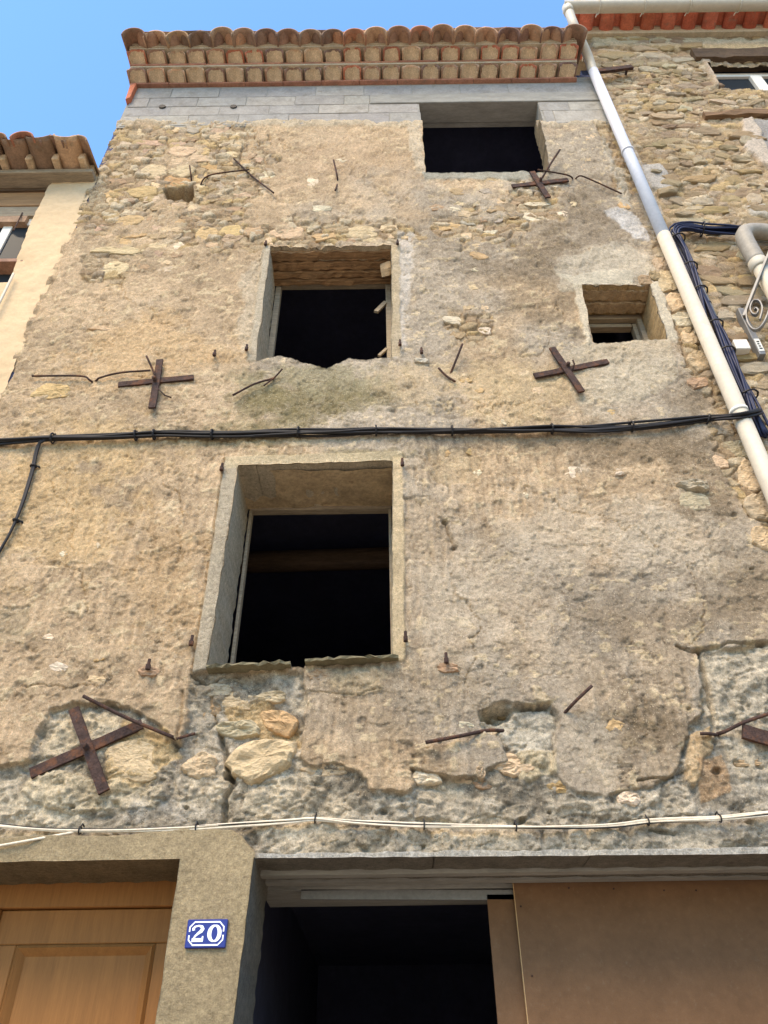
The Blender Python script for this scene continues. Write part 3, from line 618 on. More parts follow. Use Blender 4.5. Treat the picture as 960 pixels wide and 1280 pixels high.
NAMED = [(227, 191, 36, 13, 'p'), (193, 214, 36, 15, 'p'), (230, 214, 32, 14, 'p'), (250, 199, 24, 11, 'p'), (264, 208, 24, 15, 'o'), (177, 241, 40, 15, 'y'), (220, 228, 36, 13, 'o'),
    (333, 221, 24, 13, 'w'), (391, 229, 18, 11, 'w'), (401, 262, 30, 8, 'w'), (290, 289, 32, 15, 'y'), (359, 292, 38, 15, 'p'), (450, 291, 46, 17, 'p'), (290, 194, 22, 7, 'p'), (175, 200, 34, 6, 'p'),
    (189, 180, 36, 8, 'k'), (261, 179, 20, 11, 'y'), (223, 162, 14, 8, 'p'), (241, 160, 22, 20, 'g'), (273, 161, 28, 12, 'k'), (296, 169, 12, 7, 'w'), (428, 201, 16, 6, 'w'), (293, 230, 15, 6, 'w'), (257, 293, 30, 17, 'y'),
    (160, 277, 34, 14, 'y'), (148, 315, 60, 11, 'p'), (142, 337, 36, 16, 'p'), (197, 308, 20, 8, 'p'), (222, 308, 20, 11, 'w'), (260, 307, 27, 8, 'p'), (168, 296, 30, 7, 'y'), (128, 411, 36, 7, 'p'), (67, 490, 48, 17, 'y'),
    (487, 295, 22, 9, 'p'), (318, 290, 26, 12, 'b'), (405, 297, 28, 10, 'y'), (567, 402, 28, 11, 'w'), (607, 414, 19, 9, 'w'), (594, 338, 15, 5, 'w'), (592, 360, 15, 7, 'p'), (599, 321, 24, 9, 'y'), (614, 291, 17, 7, 'w'),
    (599, 489, 13, 8, 'y'), (583, 476, 15, 6, 'y'), (673, 256, 30, 8, 'w'), (668, 273, 24, 12, 'w'), (703, 268, 12, 8, 'w'), (690, 231, 20, 8, 'w'), (673, 489, 16, 9, 'p'), (630, 528, 12, 7, 'w'), (764, 515, 12, 9, 'y'), (776, 590, 20, 11, 'w'),
    (717, 592, 20, 15, 'w'), (598, 592, 16, 7, 'w'), (557, 568, 14, 8, 'y'), (590, 565, 16, 10, 'y'), (869, 628, 40, 24, 'm'), (896, 578, 30, 16, 'p'), (657, 620, 8, 8, 'w'), (61, 797, 22, 8, 'w'), (75, 836, 27, 11, 'w'), (122, 825, 18, 6, 'y'), (122, 682, 7, 8, 'w'), (80, 693, 11, 6, 'w'),
    (567, 262, 14, 7, 'w'), (575, 255, 14, 6, 'p'), (580, 268, 30, 9, 'p'), (555, 285, 40, 10, 'y'), (620, 262, 22, 10, 'b'), (610, 240, 24, 8, 'g'), (640, 270, 16, 10, 'b'), (572, 240, 22, 9, 'b'), (546, 260, 20, 9, 'b'), (530, 300, 22, 8, 'b'), (597, 308, 16, 6, 'p'),
    (120, 850, 24, 12, 'p'), (768, 907, 22, 18, 'y'), (780, 258, 14, 8, 'y'), (716, 256, 10, 6, 'p'), (585, 385, 16, 7, 'p'), (570, 420, 20, 8, 'b'), (606, 385, 12, 6, 'p')]
for s in NAMED: stone(*s[:5], dep=0.006 + 0.00022 * s[2], off=-0.0065, jit=0.34, sq=0.05, n=11)
stone(866, 608, 38, 14, 'g', 0.035, sq=.3, jit=.25)
# big stones in the broken band under the main window and round the low anchors
for s in [(331, 950, 84, 58, 'p', .05, -.12), (298, 914, 54, 24, 'm', .04, .05), (252, 960, 46, 34, 'p', .035, .1), (167, 950, 66, 48, 'p', .02, .2), (300, 878, 54, 22, 'p', .02, .1), (262, 885, 34, 26, 'b', .02, 0), (412, 963, 74, 17, 'p', .025, 0),
          (532, 973, 37, 21, 'w', .03, 0), (574, 974, 42, 15, 'm', .03, .15), (601, 967, 12, 16, 'm', .03, 0), (603, 983, 24, 12, 'b', .025, 0), (643, 958, 66, 28, 'p', .03, -.05), (580, 908, 28, 9, 'w', .015, .1),
          (625, 893, 24, 14, 'b', .03, 0), (156, 876, 24, 13, 'p', .012, 0), (700, 985, 30, 16, 'y', .025, 0), (785, 1000, 24, 20, 'w', .03, .2), (350, 905, 46, 30, 'y', .03, .4), 
          (930, 955, 40, 10, 'b', .02, -.1), (555, 912, 24, 8, 'm', .012, .1), (275, 865, 36, 16, 'g', .02, 0),
          (340, 872, 40, 16, 'm', .02, 0), (400, 845, 30, 14, 'b', .02, 0)]:
    stone(s[0], s[1], s[2], s[3], s[4], s[5], rot=s[6], n=12, jit=.2, sq=.3, off=-0.014)
# squared corner stones beside the small window and along the downpipe
for (u, v, wp, hp, c) in [(827, 331, 20, 15, 'm'), (833, 352, 26, 23, 'p'), (846, 378, 28, 24, 'p'), (856, 402, 28, 18, 'w'), (864, 423, 26, 17, 'p'), (874, 452, 28, 22, 'p'), (872, 480, 24, 14, 'b'), (922, 563, 34, 24, 'm'), (938, 595, 36, 32, 'p'), (948, 636, 34, 34, 'm'), (900, 536, 26, 18, 'g'),
                          (806, 352, 16, 9, 'b'), (818, 346, 12, 10, 'b'), (955, 675, 30, 26, 'p')]:
    stone(u, v, wp, hp, c, 0.022, sq=1.4, jit=.06, rot=0.02, n=14, off=-0.004, name='corner_stone')
# further stones scattered through the bare zones
r_ = random.Random(5); spots = [(s[0], s[1], s[2]) for s in NAMED]
def scatter(poly, n, wr, hr, cs, dep):
    xsx = [p[0] for p in poly]; ysx = [p[1] for p in poly]; k = 0; tries = 0
    while k < n and tries < n * 60:
        tries += 1; u, v = r_.uniform(min(xsx), max(xsx)), r_.uniform(min(ysx), max(ysx)); wp = r_.uniform(*wr)
        if sdf(np.array([[u]]), np.array([[v]]), poly)[0, 0] > -2: continue
        if any(abs(u - a) < (wp + c_) * .48 and abs(v - b_) < 8.5 for a, b_, c_ in spots): continue
        stone(u, v, wp, r_.uniform(*hr), r_.choice(cs), dep, seed=1000 + tries, off=-0.008, jit=.34, n=11); spots.append((u, v, wp)); k += 1
scatter([(158, 158), (300, 158), (330, 190), (340, 235), (300, 250), (300, 300), (236, 308), (215, 340), (112, 340), (130, 250), (142, 215)], 70, (10, 34), (6, 12), 'ppbbkymmb', .010)
scatter([(275, 284), (500, 282), (518, 296), (496, 304), (330, 305)], 8, (12, 26), (6, 9), 'pbkm', .010)
scatter([(540, 224), (690, 228), (698, 280), (650, 292), (560, 300)], 16, (10, 22), (6, 9), 'pbgmb', .008)
scatter([(700, 160), (745, 165), (790, 250), (740, 240)], 5, (9, 16), (5, 8), 'pbk', .006)

# ------------------------------------------------------------------ concrete blocks under the cornice
zb = [P(480, 152).z, P(480, 141).z, P(480, 130).z, P(480, 119).z, P(480, 107).z]
bx0, bx1 = XL + 0.04, XR - 0.12
wl = P(526, 140).x; wr_ = P(671, 128).x
bed = MB().box((XL + .02, 0.004, zb[0] - .05), (wl - .01, 0.25, zb[4] + .15)).box((wl - .01, 0.004, zb[2] + .01), (XR - .02, 0.25, zb[4] + .15)).box((wr_ + .01, 0.004, zb[0] - .12), (XR - .02, 0.25, zb[2] + .01)).build('block_wall', 'concrete', house)
rb = random.Random(3)
def blocks(x0, x1, z0, z1, L=0.5, start=0.0):
    x = x0 - start
    while x < x1 - 0.02:
        a, b_ = max(x, x0), min(x + L, x1); x += L
        if b_ - a < 0.06: continue
        o = MB().box((a + .0035, rb.uniform(-.004, .0015), z0 + .004), (b_ - .0035, 0.1, z1 - .004)).build('concrete_block', 'block', bed, False, 0.003, vary(rb.choice([(156, 150, 140), (152, 146, 137), (162, 155, 143), (150, 145, 137)]), rb, .05, .008))
blocks(bx0, bx1, zb[3], zb[4], start=.1); blocks(bx0, P(462, 125).x, zb[2], zb[3], start=.3); blocks(bx0, wl, zb[1], zb[2], start=.05); blocks(bx0, wl, zb[0] - .03, zb[1], start=.34)
blocks(wr_ + .01, bx1, zb[1], zb[2] - .002, start=.2); blocks(wr_ + .03, bx1, zb[0] - .08, zb[1], start=.4)
MB().box((P(462, 125).x + .004, -0.012, zb[2] + .002), (bx1 + .02, 0.2, zb[3] - .004)).build('window_lintel', 'concrete', bed, False, .006)
for (u, v) in ((203, 134), (292, 134)):
    q = P(u, v); MB().tube([(q.x, -0.012, q.z), (q.x, 0.06, q.z)], 0.035, 8).build('drain_hole', 'cable', bed)
# ------------------------------------------------------------------ tiled cornice and roof edge
TC = [(178, 144, 114), (160, 124, 98), (194, 160, 126), (144, 110, 90), (172, 138, 112), (136, 108, 92), (182, 136, 106), (176, 110, 82)]
def arch(Rx, H, L, th, n=12, rx2=None, fill=None, inner=0.0, drop=0.0):
    """barrel tile with its mouth at y=-L, run back to y=+.25; fill: the mortar packed in the mouth, sloping back to y=-inner"""
    mb = MB(); rx2 = rx2 or Rx; prof = []
    for y, R_, hh in ((-L, Rx, H), (-L + .05, Rx, H), (.25, rx2, H * rx2 / Rx)):
        prof.append(([(-math.cos(math.pi * i / n) * R_, y, math.sin(math.pi * i / n) * hh) for i in range(n + 1)], [(-math.cos(math.pi * i / n) * (R_ - th), y, math.sin(math.pi * i / n) * (hh - th)) for i in range(n + 1)]))
    vsx = []; 
    for o_, i_ in prof: vsx += o_ + i_
    k = n + 1; fs = []
    for s in range(2):
        a = s * 2 * k; b_ = a + 2 * k
        for i in range(n): fs += [(a + i, a + i + 1, b_ + i + 1, b_ + i), (a + k + i + 1, a + k + i, b_ + k + i, b_ + k + i + 1)]
        fs += [(a, b_, b_ + k, a + k), (a + n, a + k + n, b_ + k + n, b_ + n)]
    for i in range(n): fs += [(i + 1, i, k + i, k + i + 1)]
    mb.add(vsx, fs)
    if fill:
        v2 = []; S = 5
        for s in range(S + 1):
            q_ = s / S
            for i in range(n + 1):
                an = math.pi * i / n; kk = q_ ** 0.75
                v2.append((-math.cos(an) * (Rx - th * .8) * (1 - .06 * (1 - q_)), -inner - (L - inner - .012) * q_, math.sin(an) * (H - th * .8) * kk - .004 * math.sin(math.pi * q_)))
        mb.add(v2, [(s * k + i, s * k + i + 1, (s + 1) * k + i + 1, (s + 1) * k + i) for s in range(S) for i in range(n)], 1)
    return mb
z0 = P(480, 101, -0.035).z
GX0, GX1 = P(154, 97, -.15).x, P(729, 92, -.15).x
PR = [(0.035, z0), (0.165, z0 + .13)]; PO = [0.15, 0.275]
corn = MB()
for (pi_, zz), po in zip(PR, PO): corn.box((GX0 + .03, -po - .012, zz + .092), (GX1 - .02, 0.2, zz + .128))
corn.box((GX0 + .03, -.295, z0 + .256), (GX1 - .02, .2, z0 + .29))
cornice = corn.build('cornice', 'mortar', house)
rt_ = random.Random(21); NT = 23; sp = (GX1 - GX0 - .02) / NT
for row in range(2):
    pi_, zz = PR[row]; po = PO[row]
    protos = []
    for k in range(4):
        me = arch(sp * .47, .088, po, .014, fill=True, inner=pi_ - .01).mesh('cornice_tile', ['tile', 'fill' if k % 2 else 'mortar2'] if False else ['tile', 'fill'])
        me.polygons.foreach_set('use_smooth', [True] * len(me.polygons))
        for vv in me.vertices: vv.co += Vector((rt_.uniform(-.004, .004), rt_.uniform(-.006, .006) if vv.co.y < -.1 else 0, rt_.uniform(-.003, .003)))
        protos.append(me)
    for i in range(NT):
        red = (row == 1 and i in (5, 11, 18, 22)) or (row == 0 and i in (20,))
        o = link('cornice_tile', protos[i % 4], cornice, vary((184, 112, 82) if red else rt_.choice(TC), rt_, .14), (GX0 + .01 + sp * (i + .5) + (0 if row else -.01), rt_.uniform(-.012, .012), zz + .022))
        o.rotation_euler = (0, rt_.uniform(-.05, .05), rt_.uniform(-.03, .03)); o.scale = (rt_.uniform(.9, 1.02), 1, rt_.uniform(.78, 1.04))
    x = GX0 + .02
    while x < GX1 - .05:
        L = min(0.4, GX1 - .01 - x); MB().box((x + .002, -pi_ - rt_.uniform(.0, .008), zz - .005), (x + L - .002, 0.15, zz + .024)).build('flat_tile', 'tile', cornice, False, .002, vary((170, 122, 98), rt_, .16)); x += L
MB().prism([(GX0 + .03, z0 - .02), (GX0 + .09, z0 - .02), (GX0 + .09, z0 - .36), (GX0 + .05, z0 - .40)], -.055, .1).build('end_tile', 'tile', cornice, False, .003, lin((186, 110, 78)))
def roof_edge(parent, xa, xb, n, front, zb_, Rc, Rt, cols_, slope=0.26, Hc=None, seed=1, length=.7, covers=True, hang=0.0):
    """rows of barrel tiles: channels turned up, covers over the joints"""
    r = random.Random(seed); s = (xb - xa) / n
    cm = arch(Rc, Hc or Rc * .82, 0.3, .014, rx2=Rc * .86).mesh('cover_tile', 'tile'); tm = arch(Rt, Rt * .72, 0.3, .014, rx2=Rt * .9).mesh('channel_tile', 'tile')
    for me in (cm, tm): me.polygons.foreach_set('use_smooth', [True] * len(me.polygons))
    for i in range(n + 1):
        if covers:
            o = link('cover_tile', cm, parent, vary(r.choice(cols_), r, .15), (xa + s * i, -front + .3 + r.uniform(-.02, .02), zb_ + .075 + r.uniform(-.006, .006))); o.rotation_euler = (slope, r.uniform(-.04, .04), r.uniform(-.03, .03))
        if i < n:
            o = link('channel_tile', tm, parent, vary(r.choice(cols_), r, .15), (xa + s * (i + .5), -front + .3 + .015 + r.uniform(-.015, .015), zb_ + .085 + r.uniform(-.005, .005))); o.rotation_euler = (slope, math.pi + r.uniform(-.04, .04), r.uniform(-.03, .03))
roof = MB().add([(GX0 + .05, -.30, z0 + .33), (GX1 - .03, -.30, z0 + .33), (GX1 - .03, 5.5, z0 + 1.85), (GX0 + .05, 5.5, z0 + 1.85), (GX0 + .05, -.30, z0 + .30), (GX1 - .03, -.30, z0 + .30), (GX1 - .03, 5.5, z0 + 1.80), (GX0 + .05, 5.5, z0 + 1.80)],
                [(0, 1, 2, 3), (7, 6, 5, 4), (0, 4, 5, 1), (1, 5, 6, 2), (2, 6, 7, 3), (3, 7, 4, 0)]).build('roof', 'mortar', house)
RTC = [(166, 130, 104), (138, 108, 88), (180, 144, 112), (126, 100, 84), (156, 126, 104), (172, 122, 94)]
roof_edge(roof, GX0 + .10, GX1 - .06, 20, 0.42, z0 + .205, .122, .115, RTC, seed=4, Hc=.115)

# ------------------------------------------------------------------ window joinery, sills, soffits
def soffit(parent, ul, ur, v, deps, mat, seed, zj=.012):
    """rough boards and stones over an opening, one behind the other"""
    r = random.Random(seed); y = 0.03; xa, xb, z = P(ul, v).x - .03, P(ur, v).x + .03, P((ul + ur) / 2, v).z
    for d in deps:
        z -= zj; MB().bar((xa, y + d / 2, z + .03 + r.uniform(-.006, .006)), (xb, y + d / 2, z + .03 + r.uniform(-.006, .006)), d - .012, .06, Vector((0, 0, 1)), jit=.26, seg=22).build('lintel_board', mat, parent); y += d
def frame(ul, ur, vt, vb, Y, wd, th, mat, label=None, right=True, left=True):
    """wooden frame against the back of the reveal; ul.. are photo columns on the facade plane"""
    a, b_ = P(*ul), P(*ur); zt = P((ul[0] + ur[0]) / 2, vt).z; zbm = P((ul[0] + ur[0]) / 2, vb).z - .05
    f = MB().box((a.x + .004, Y, zt - wd), (b_.x - .004, Y + th, zt + .01)).build('window_frame', mat, house, False, .004)
    if left: MB().box((a.x + .004, Y + .002, zbm), (a.x + .004 + wd, Y + th, zt - wd - .001)).build('stile', mat, f, False, .004)
    if right: MB().box((b_.x - .004 - wd, Y + .002, zbm), (b_.x - .004, Y + th, zt - wd - .001)).build('stile', mat, f, False, .004)
    return f, a.x, b_.x, zt, zbm
MAT['wood_split'] = simple('splintered_timber', (172, 134, 94), .9, .5, 9, 26, 1.0, .025, stretch=(.35, 6, 6), wear=((92, 68, 48), 14, .55, .8))
# main window
f, xa, xb, zt, zbm = frame((299, 585), (490, 579), 582, 840, .40, .020, .06, 'wood_old')
pa = MB()
n = 26; xsf = np.linspace(xa - .02, xb + .02, n); vsx = []; fs = []
for j in range(9):
    for i in range(n): vsx.append((xsf[i], .035 + .37 * j / 8, zt - .004 + .016 * float(fbm(np.array([xsf[i]]), np.array([j * .045]), 5, o=4, seed=77)[0])))
for j in range(8):
    for i in range(n - 1): fs.append((j * n + i, j * n + i + 1, (j + 1) * n + i + 1, (j + 1) * n + i))
MAT['soffit'] = simple('peeling_soffit_plaster', (184, 160, 124), .95, .35, 7, 40, .9, .02, wear=((110, 86, 62), 9, 0.62, .7))
pa.add(vsx, fs).build('soffit_plaster', 'soffit', f, True)
MB().bar((xa - .01, .03, P(265, 836).z - .012), (P(364, 832).x, .03, P(340, 832).z - .004), .16, .016, Vector((0, 0, 1)), jit=.2, seg=16).build('sill_slab', 'slate', f)
MB().bar((P(382, 829).x, .03, P(382, 829).z - .006), (xb + .01, .03, P(492, 824).z - .006), .16, .014, Vector((0, 0, 1)), jit=.16, seg=16).build('sill_slab', 'slate', f)
FR_MAIN = f
# upper window
f, xa, xb, zt, zbm = frame((339, 310), (489, 307), 308, 470, .32, .045, .06, 'wood_old')
soffit(f, 339, 489, 308, (.09, .08, .06, .06), 'wood_split', 31, .018)
for o in f.children:
    if o.name.startswith('lintel_board'): o.name = 'lintel_plank'
hx = P(485, 315).x
MB().bar((xb - .05, .33, P(488, 330).z - .04), (xb - .13, .30, P(488, 338).z - .12), .035, .02, Vector((0, -1, 0))).build('broken_brace', 'wood_old', f)
MB().bar((xb - .05, .33, P(488, 395).z + .03), (xb - .11, .30, P(488, 400).z - .04), .022, .018, Vector((0, -1, 0))).build('broken_brace', 'wood_old', f)
q = P(489, 308)
o = link('plaster_chunk', stone_mesh(.12, .22, .03, 77, n=9, jit=.35), f, lin((172, 146, 110)), (q.x - .02, .15, q.z - .08)); o.rotation_euler = (0, .35, math.radians(70))
FR_UP = f
# small window
f, xa, xb, zt, zbm = frame((728, 359), (812, 357), 359, 430, .26, .04, .05, 'wood_old')
soffit(f, 728, 812, 357, (.10, .10), 'stone', 33, .02)
for o in f.children:
    if o.name.startswith('lintel_board'): o.name = 'lintel_stone.' + o.name[-1]; o.color = (*lin((176, 150, 116)), 1)
MB().box((xb - .075, .30, zbm), (xb - .045, .36, zt - .05)).build('stile', 'wood_old', f, False, .003); MB().box((xa + .05, .30, zt - .09), (xb - .08, .36, zt - .05)).build('window_rail', 'wood_old', f, False, .003)
FR_SM = f
# hinge pins left in the render beside the windows
def pin(u, v, parent, du=2, dv=-9, off=.04, plate=False):
    mb = MB(); a = surf(u, v, -.03); b_ = surf(u, v, off); c_ = b_ + Vector((0, 0, .045 if dv < 0 else -.04)); mb.tube([a, a.lerp(b_, .8), b_, c_], .008, 6)
    mb.tube([b_ - Vector((0, 0, .012)), b_ + Vector((0, 0, .014))], .013, 6)
    return mb.build('hinge_pin', 'iron', parent)
for u, v, pr in ((527, 440, FR_UP), (268, 443, FR_UP), (332, 305, FR_UP), (497, 304, FR_UP), (308, 436, FR_UP), (500, 430, FR_UP), (503, 580, FR_MAIN), (507, 799, FR_MAIN), (277, 586, FR_MAIN), (239, 804, FR_MAIN), (185, 834, FR_MAIN), (558, 826, FR_MAIN)):
    pin(u, v, pr)
for u, v in ((527, 452), (560, 836), (186, 840)):
    o = link('mortar_pad', stone_mesh(.10, .05, .02, int(u), n=12, jit=.15), wall, lin((190, 156, 124) if u != 527 else (206, 194, 172)), surf(u, v, -.003))

# ------------------------------------------------------------------ street door of the house
DY = .36; x1 = P(226, 1076).x - .0; x0 = x1 - 0.92; ztp = P(160, 1077).z
dr = MB().box((x0 - .1, DY, ztp - .10), (x1 + .02, DY + .08, ztp + .05)).build('house_door', 'door', house, False, .004)   # head of the frame
tag(dr, 'varnished oak panelled door')
MB().box((x1 - .05, DY + .002, 0.02), (x1 + .02, DY + .08, ztp - .101)).build('door_jamb', 'door', dr, False, .003); MB().box((x0 - .1, DY + .002, 0.02), (x0 + .03, DY + .08, ztp - .101)).build('door_jamb', 'door', dr, False, .003)
lx0, lx1, lz = x0 + .032, x1 - .052, ztp - .104; ly = DY + .03; st = .105
MB().box((lx0, ly, lz - .14), (lx1, ly + .045, lz)).build('top_rail', 'door', dr, False, .004)
MB().box((lx0, ly, .05), (lx0 + st, ly + .045, lz - .141)).build('door_stile', 'door', dr, False, .004); MB().box((lx1 - st, ly, .05), (lx1, ly + .045, lz - .141)).build('door_stile', 'door', dr, False, .004)
px0, px1, pzt, pzb = lx0 + st + .001, lx1 - st - .001, lz - .142, 1.05
mb = MB(); a = .035
for k, (o1, y1, o2, y2) in enumerate(((0, ly + .004, .012, ly - .008), (.012, ly - .008, .024, ly + .004), (.024, ly + .004, .045, ly + .026))):
    r1_ = [(px0 + o1, y1, pzb + o1), (px1 - o1, y1, pzb + o1), (px1 - o1, y1, pzt - o1), (px0 + o1, y1, pzt - o1)]; r2_ = [(px0 + o2, y2, pzb + o2), (px1 - o2, y2, pzb + o2), (px1 - o2, y2, pzt - o2), (px0 + o2, y2, pzt - o2)]
    mb.add(r1_ + r2_, [(i, (i + 1) % 4, 4 + (i + 1) % 4, 4 + i) for i in range(4)])
mb.build('panel_moulding', 'door', dr)
MB().box((px0 + .04, ly + .024, pzb + .04), (px1 - .04, ly + .04, pzt - .04)).build('door_panel', 'door', dr)
MB().box((lx0 + st, ly, .05), (lx1 - st, ly + .045, 1.05)).build('bottom_rail', 'door', dr, False, .003)
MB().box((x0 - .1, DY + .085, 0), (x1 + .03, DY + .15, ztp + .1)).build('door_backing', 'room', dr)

# ------------------------------------------------------------------ garage opening: concrete lintel steps, steel strip, boards
gz = P(640, 1071).z; gx0 = P(318, 1074).x
MB().box((gx0 - .02, .20, gz - .014), (2.0, .26, gz + .03)).box((gx0 - .02, .36, gz - .008), (2.0, .42, gz + .03)).box((gx0 - .03, .46, gz - .02), (2.0, .80, gz + .05)).build('garage_lintel', 'concrete', house)
q0, q1 = P(376, 1104, .44), P(640, 1112, .44)
MB().bar((q0.x, .47, gz - .035), (q1.x + .02, .47, gz - .05), .045, .02, Vector((0, -1, 0))).build('steel_strip', 'zinc', house, False, .002)
bz0 = 0.0
q = P(642, 1106, .43); q2 = P(607, 1122, .52)
b1 = MB().box((q.x, .43, 0), (q.x + 1.9, .448, gz + .0)).build('fibre_board', 'board')
tag(b1, 'wide brown fibreboard sheet closing the right of the dark garage opening', 'board')
b2_ = MB().box((q2.x, .46, 0), (q.x + .12, .476, q2.z)).build('fibre_board', 'board')
tag(b2_, 'narrow brown fibreboard strip standing behind the edge of the wide sheet', 'board')
MB().box((q.x - .003, .4292, 0), (q.x - .0002, .4485, gz - .002)).build('cut_edge', 'board_edge', b1)
for (u, v) in ((651, 1133), (711, 1110), (767, 1111), (830, 1113), (870, 1113), (665, 1220)):
    p_ = P(u, v, .43); MB().tube([(p_.x, .4315, p_.z), (p_.x, .426, p_.z)], .004, 6).build('screw', 'iron', b1)

# ------------------------------------------------------------------ house number
n0, n1 = P(237, 1150, -.02), P(287, 1148, -.02); nb = P(233, 1186, -.02)
pw_, ph_ = n1.x - n0.x, n0.z - nb.z; pc = Vector(((n0.x + n1.x) / 2 - .004, -.028, (n0.z + nb.z) / 2)); tilt = .0
plate = MB().box((-pw_ / 2, -.004, -ph_ / 2), (pw_ / 2, .014, ph_ / 2)).build('number_plate', 'enamel_blue', None, False, .003)
plate.location = pc; tag(plate, 'blue enamel number plate reading 20 with white border', 'number plate')
def stroke(mb, pts, wds, y=-.0055, th=.003):
    pts = [Vector((x, 0, z)) for x, z in pts]; L, R_ = [], []
    for i, p in enumerate(pts):
        d = (pts[min(i + 1, len(pts) - 1)] - pts[max(i - 1, 0)]).normalized(); n_ = Vector((-d.z, 0, d.x)); L.append(p + n_ * wds[i] / 2); R_.append(p - n_ * wds[i] / 2)
    vsx = [(p.x, y, p.z) for p in L + R_] + [(p.x, y + th, p.z) for p in L + R_]; n_ = len(pts); fs = []
    for i in range(n_ - 1):
        fs += [(i, i + 1, n_ + i + 1, n_ + i), (i, 2 * n_ + i, 2 * n_ + i + 1, i + 1), (n_ + i, n_ + i + 1, 3 * n_ + i + 1, 3 * n_ + i)]
    mb.add(vsx, fs)
bw, bh, ck = pw_ / 2 * .84, ph_ / 2 * .80, .018
brd = [(-bw, .006), (-bw, bh - ck), (-bw + ck, bh), (bw - ck, bh), (bw, bh - ck), (bw, .006)]
for s in (1, -1):
    mb = MB(); stroke(mb, [(x, z * s) for x, z in brd], [.0055] * 6); mb.build('border_line', 'enamel_white', plate).location = (0, 0, 0)
dh = ph_ * .27; mb = MB(); cx = .033
N_ = 24; stroke(mb, [(cx + .0205 * math.cos(2 * math.pi * i / N_), dh * math.sin(2 * math.pi * i / N_)) for i in range(N_ + 1)], [.0055 + .0105 * abs(math.cos(2 * math.pi * i / N_)) for i in range(N_ + 1)]); mb.build('digit', 'enamel_white', plate)
mb = MB(); cx = -.033; s_ = dh
two = [(-.019, .38), (-.0205, .62), (-.015, .88), (0, 1.0), (.013, .86), (.0165, .6), (.012, .3), (0, 0), (-.010, -.32), (-.018, -.74)]
stroke(mb, [(cx + x, z * s_) for x, z in two], [.011, .011, .007, .006, .011, .015, .013, .009, .007, .006]); stroke(mb, [(cx - .0225, -.84 * s_), (cx, -.84 * s_), (cx + .0225, -.84 * s_)], [.013, .013, .013], y=-.0058); stroke(mb, [(cx + .0185, -.9 * s_), (cx + .0205, -.35 * s_)], [.009, .005], y=-.0061)
mb.build('digit', 'enamel_white', plate)
for ch in plate.children: ch.matrix_parent_inverse = Matrix.Identity(4); ch.location = (0, 0, 0)

# ------------------------------------------------------------------ iron wall anchors and loose rods
def anchor(bars, rods, label, wd=.045):
    c0 = surf((bars[0][0] + bars[0][2]) / 2, (bars[0][1] + bars[0][3]) / 2); e = empty('wall_anchor', c0, label, 'wall anchor', 'cross shaped iron wall anchors')
    for i, (a, b_, c_, d) in enumerate(bars):
        hs = [surf(a + (c_ - a) * k / 6, b_ + (d - b_) * k / 6).y for k in range(7)]; y = min(hs) - .006 - .016 * i; y = max(y, surf((a + c_) / 2, (b_ + d) / 2).y - .035 - .016 * i)
        MB().bar(P(a, b_, y), P(c_, d, y), wd, .016, jit=.07, seg=8).build('iron_bar', 'iron', e)
    mid = surf((bars[-1][0] + bars[-1][2]) / 2, (bars[-1][1] + bars[-1][3]) / 2); 
    MB().tube([mid + Vector((0, .05, 0)), mid + Vector((0, -.065, .0))], .014, 7).build('tie_bolt', 'iron', e, True)
    for pts, r in rods:
        MB().tube(smoothpath([surf(u, v, o) for u, v, o in pts], .04), r, 6).build('bent_rod', 'iron', e, True)
anchor([(148, 481, 242, 472), (200, 450, 190, 510)], [([(195, 474, .03), (190, 460, .05), (183, 445, .08)], .008), ([(198, 486, .03), (206, 494, .03), (214, 497, .02)], .005)], 'rusty iron cross with level bar, above the black cables by the pale yellow house')
anchor([(668, 470, 760, 452), (690, 435, 727, 490)], [([(715, 465, .03), (718, 455, .05), (716, 450, .06)], .006)], 'rusty iron cross under the sill corner of the small square window')
anchor([(640, 233, 710, 225), (665, 215, 685, 247)], [([(678, 222, .03), (690, 202, .05), (700, 187, .07)], .009)], 'rusty iron cross at the sill of the wide top window', .05)
anchor([(38, 967, 178, 905), (92, 886, 130, 990)], [], 'large tilted iron cross low on the wall by the house door', .05)
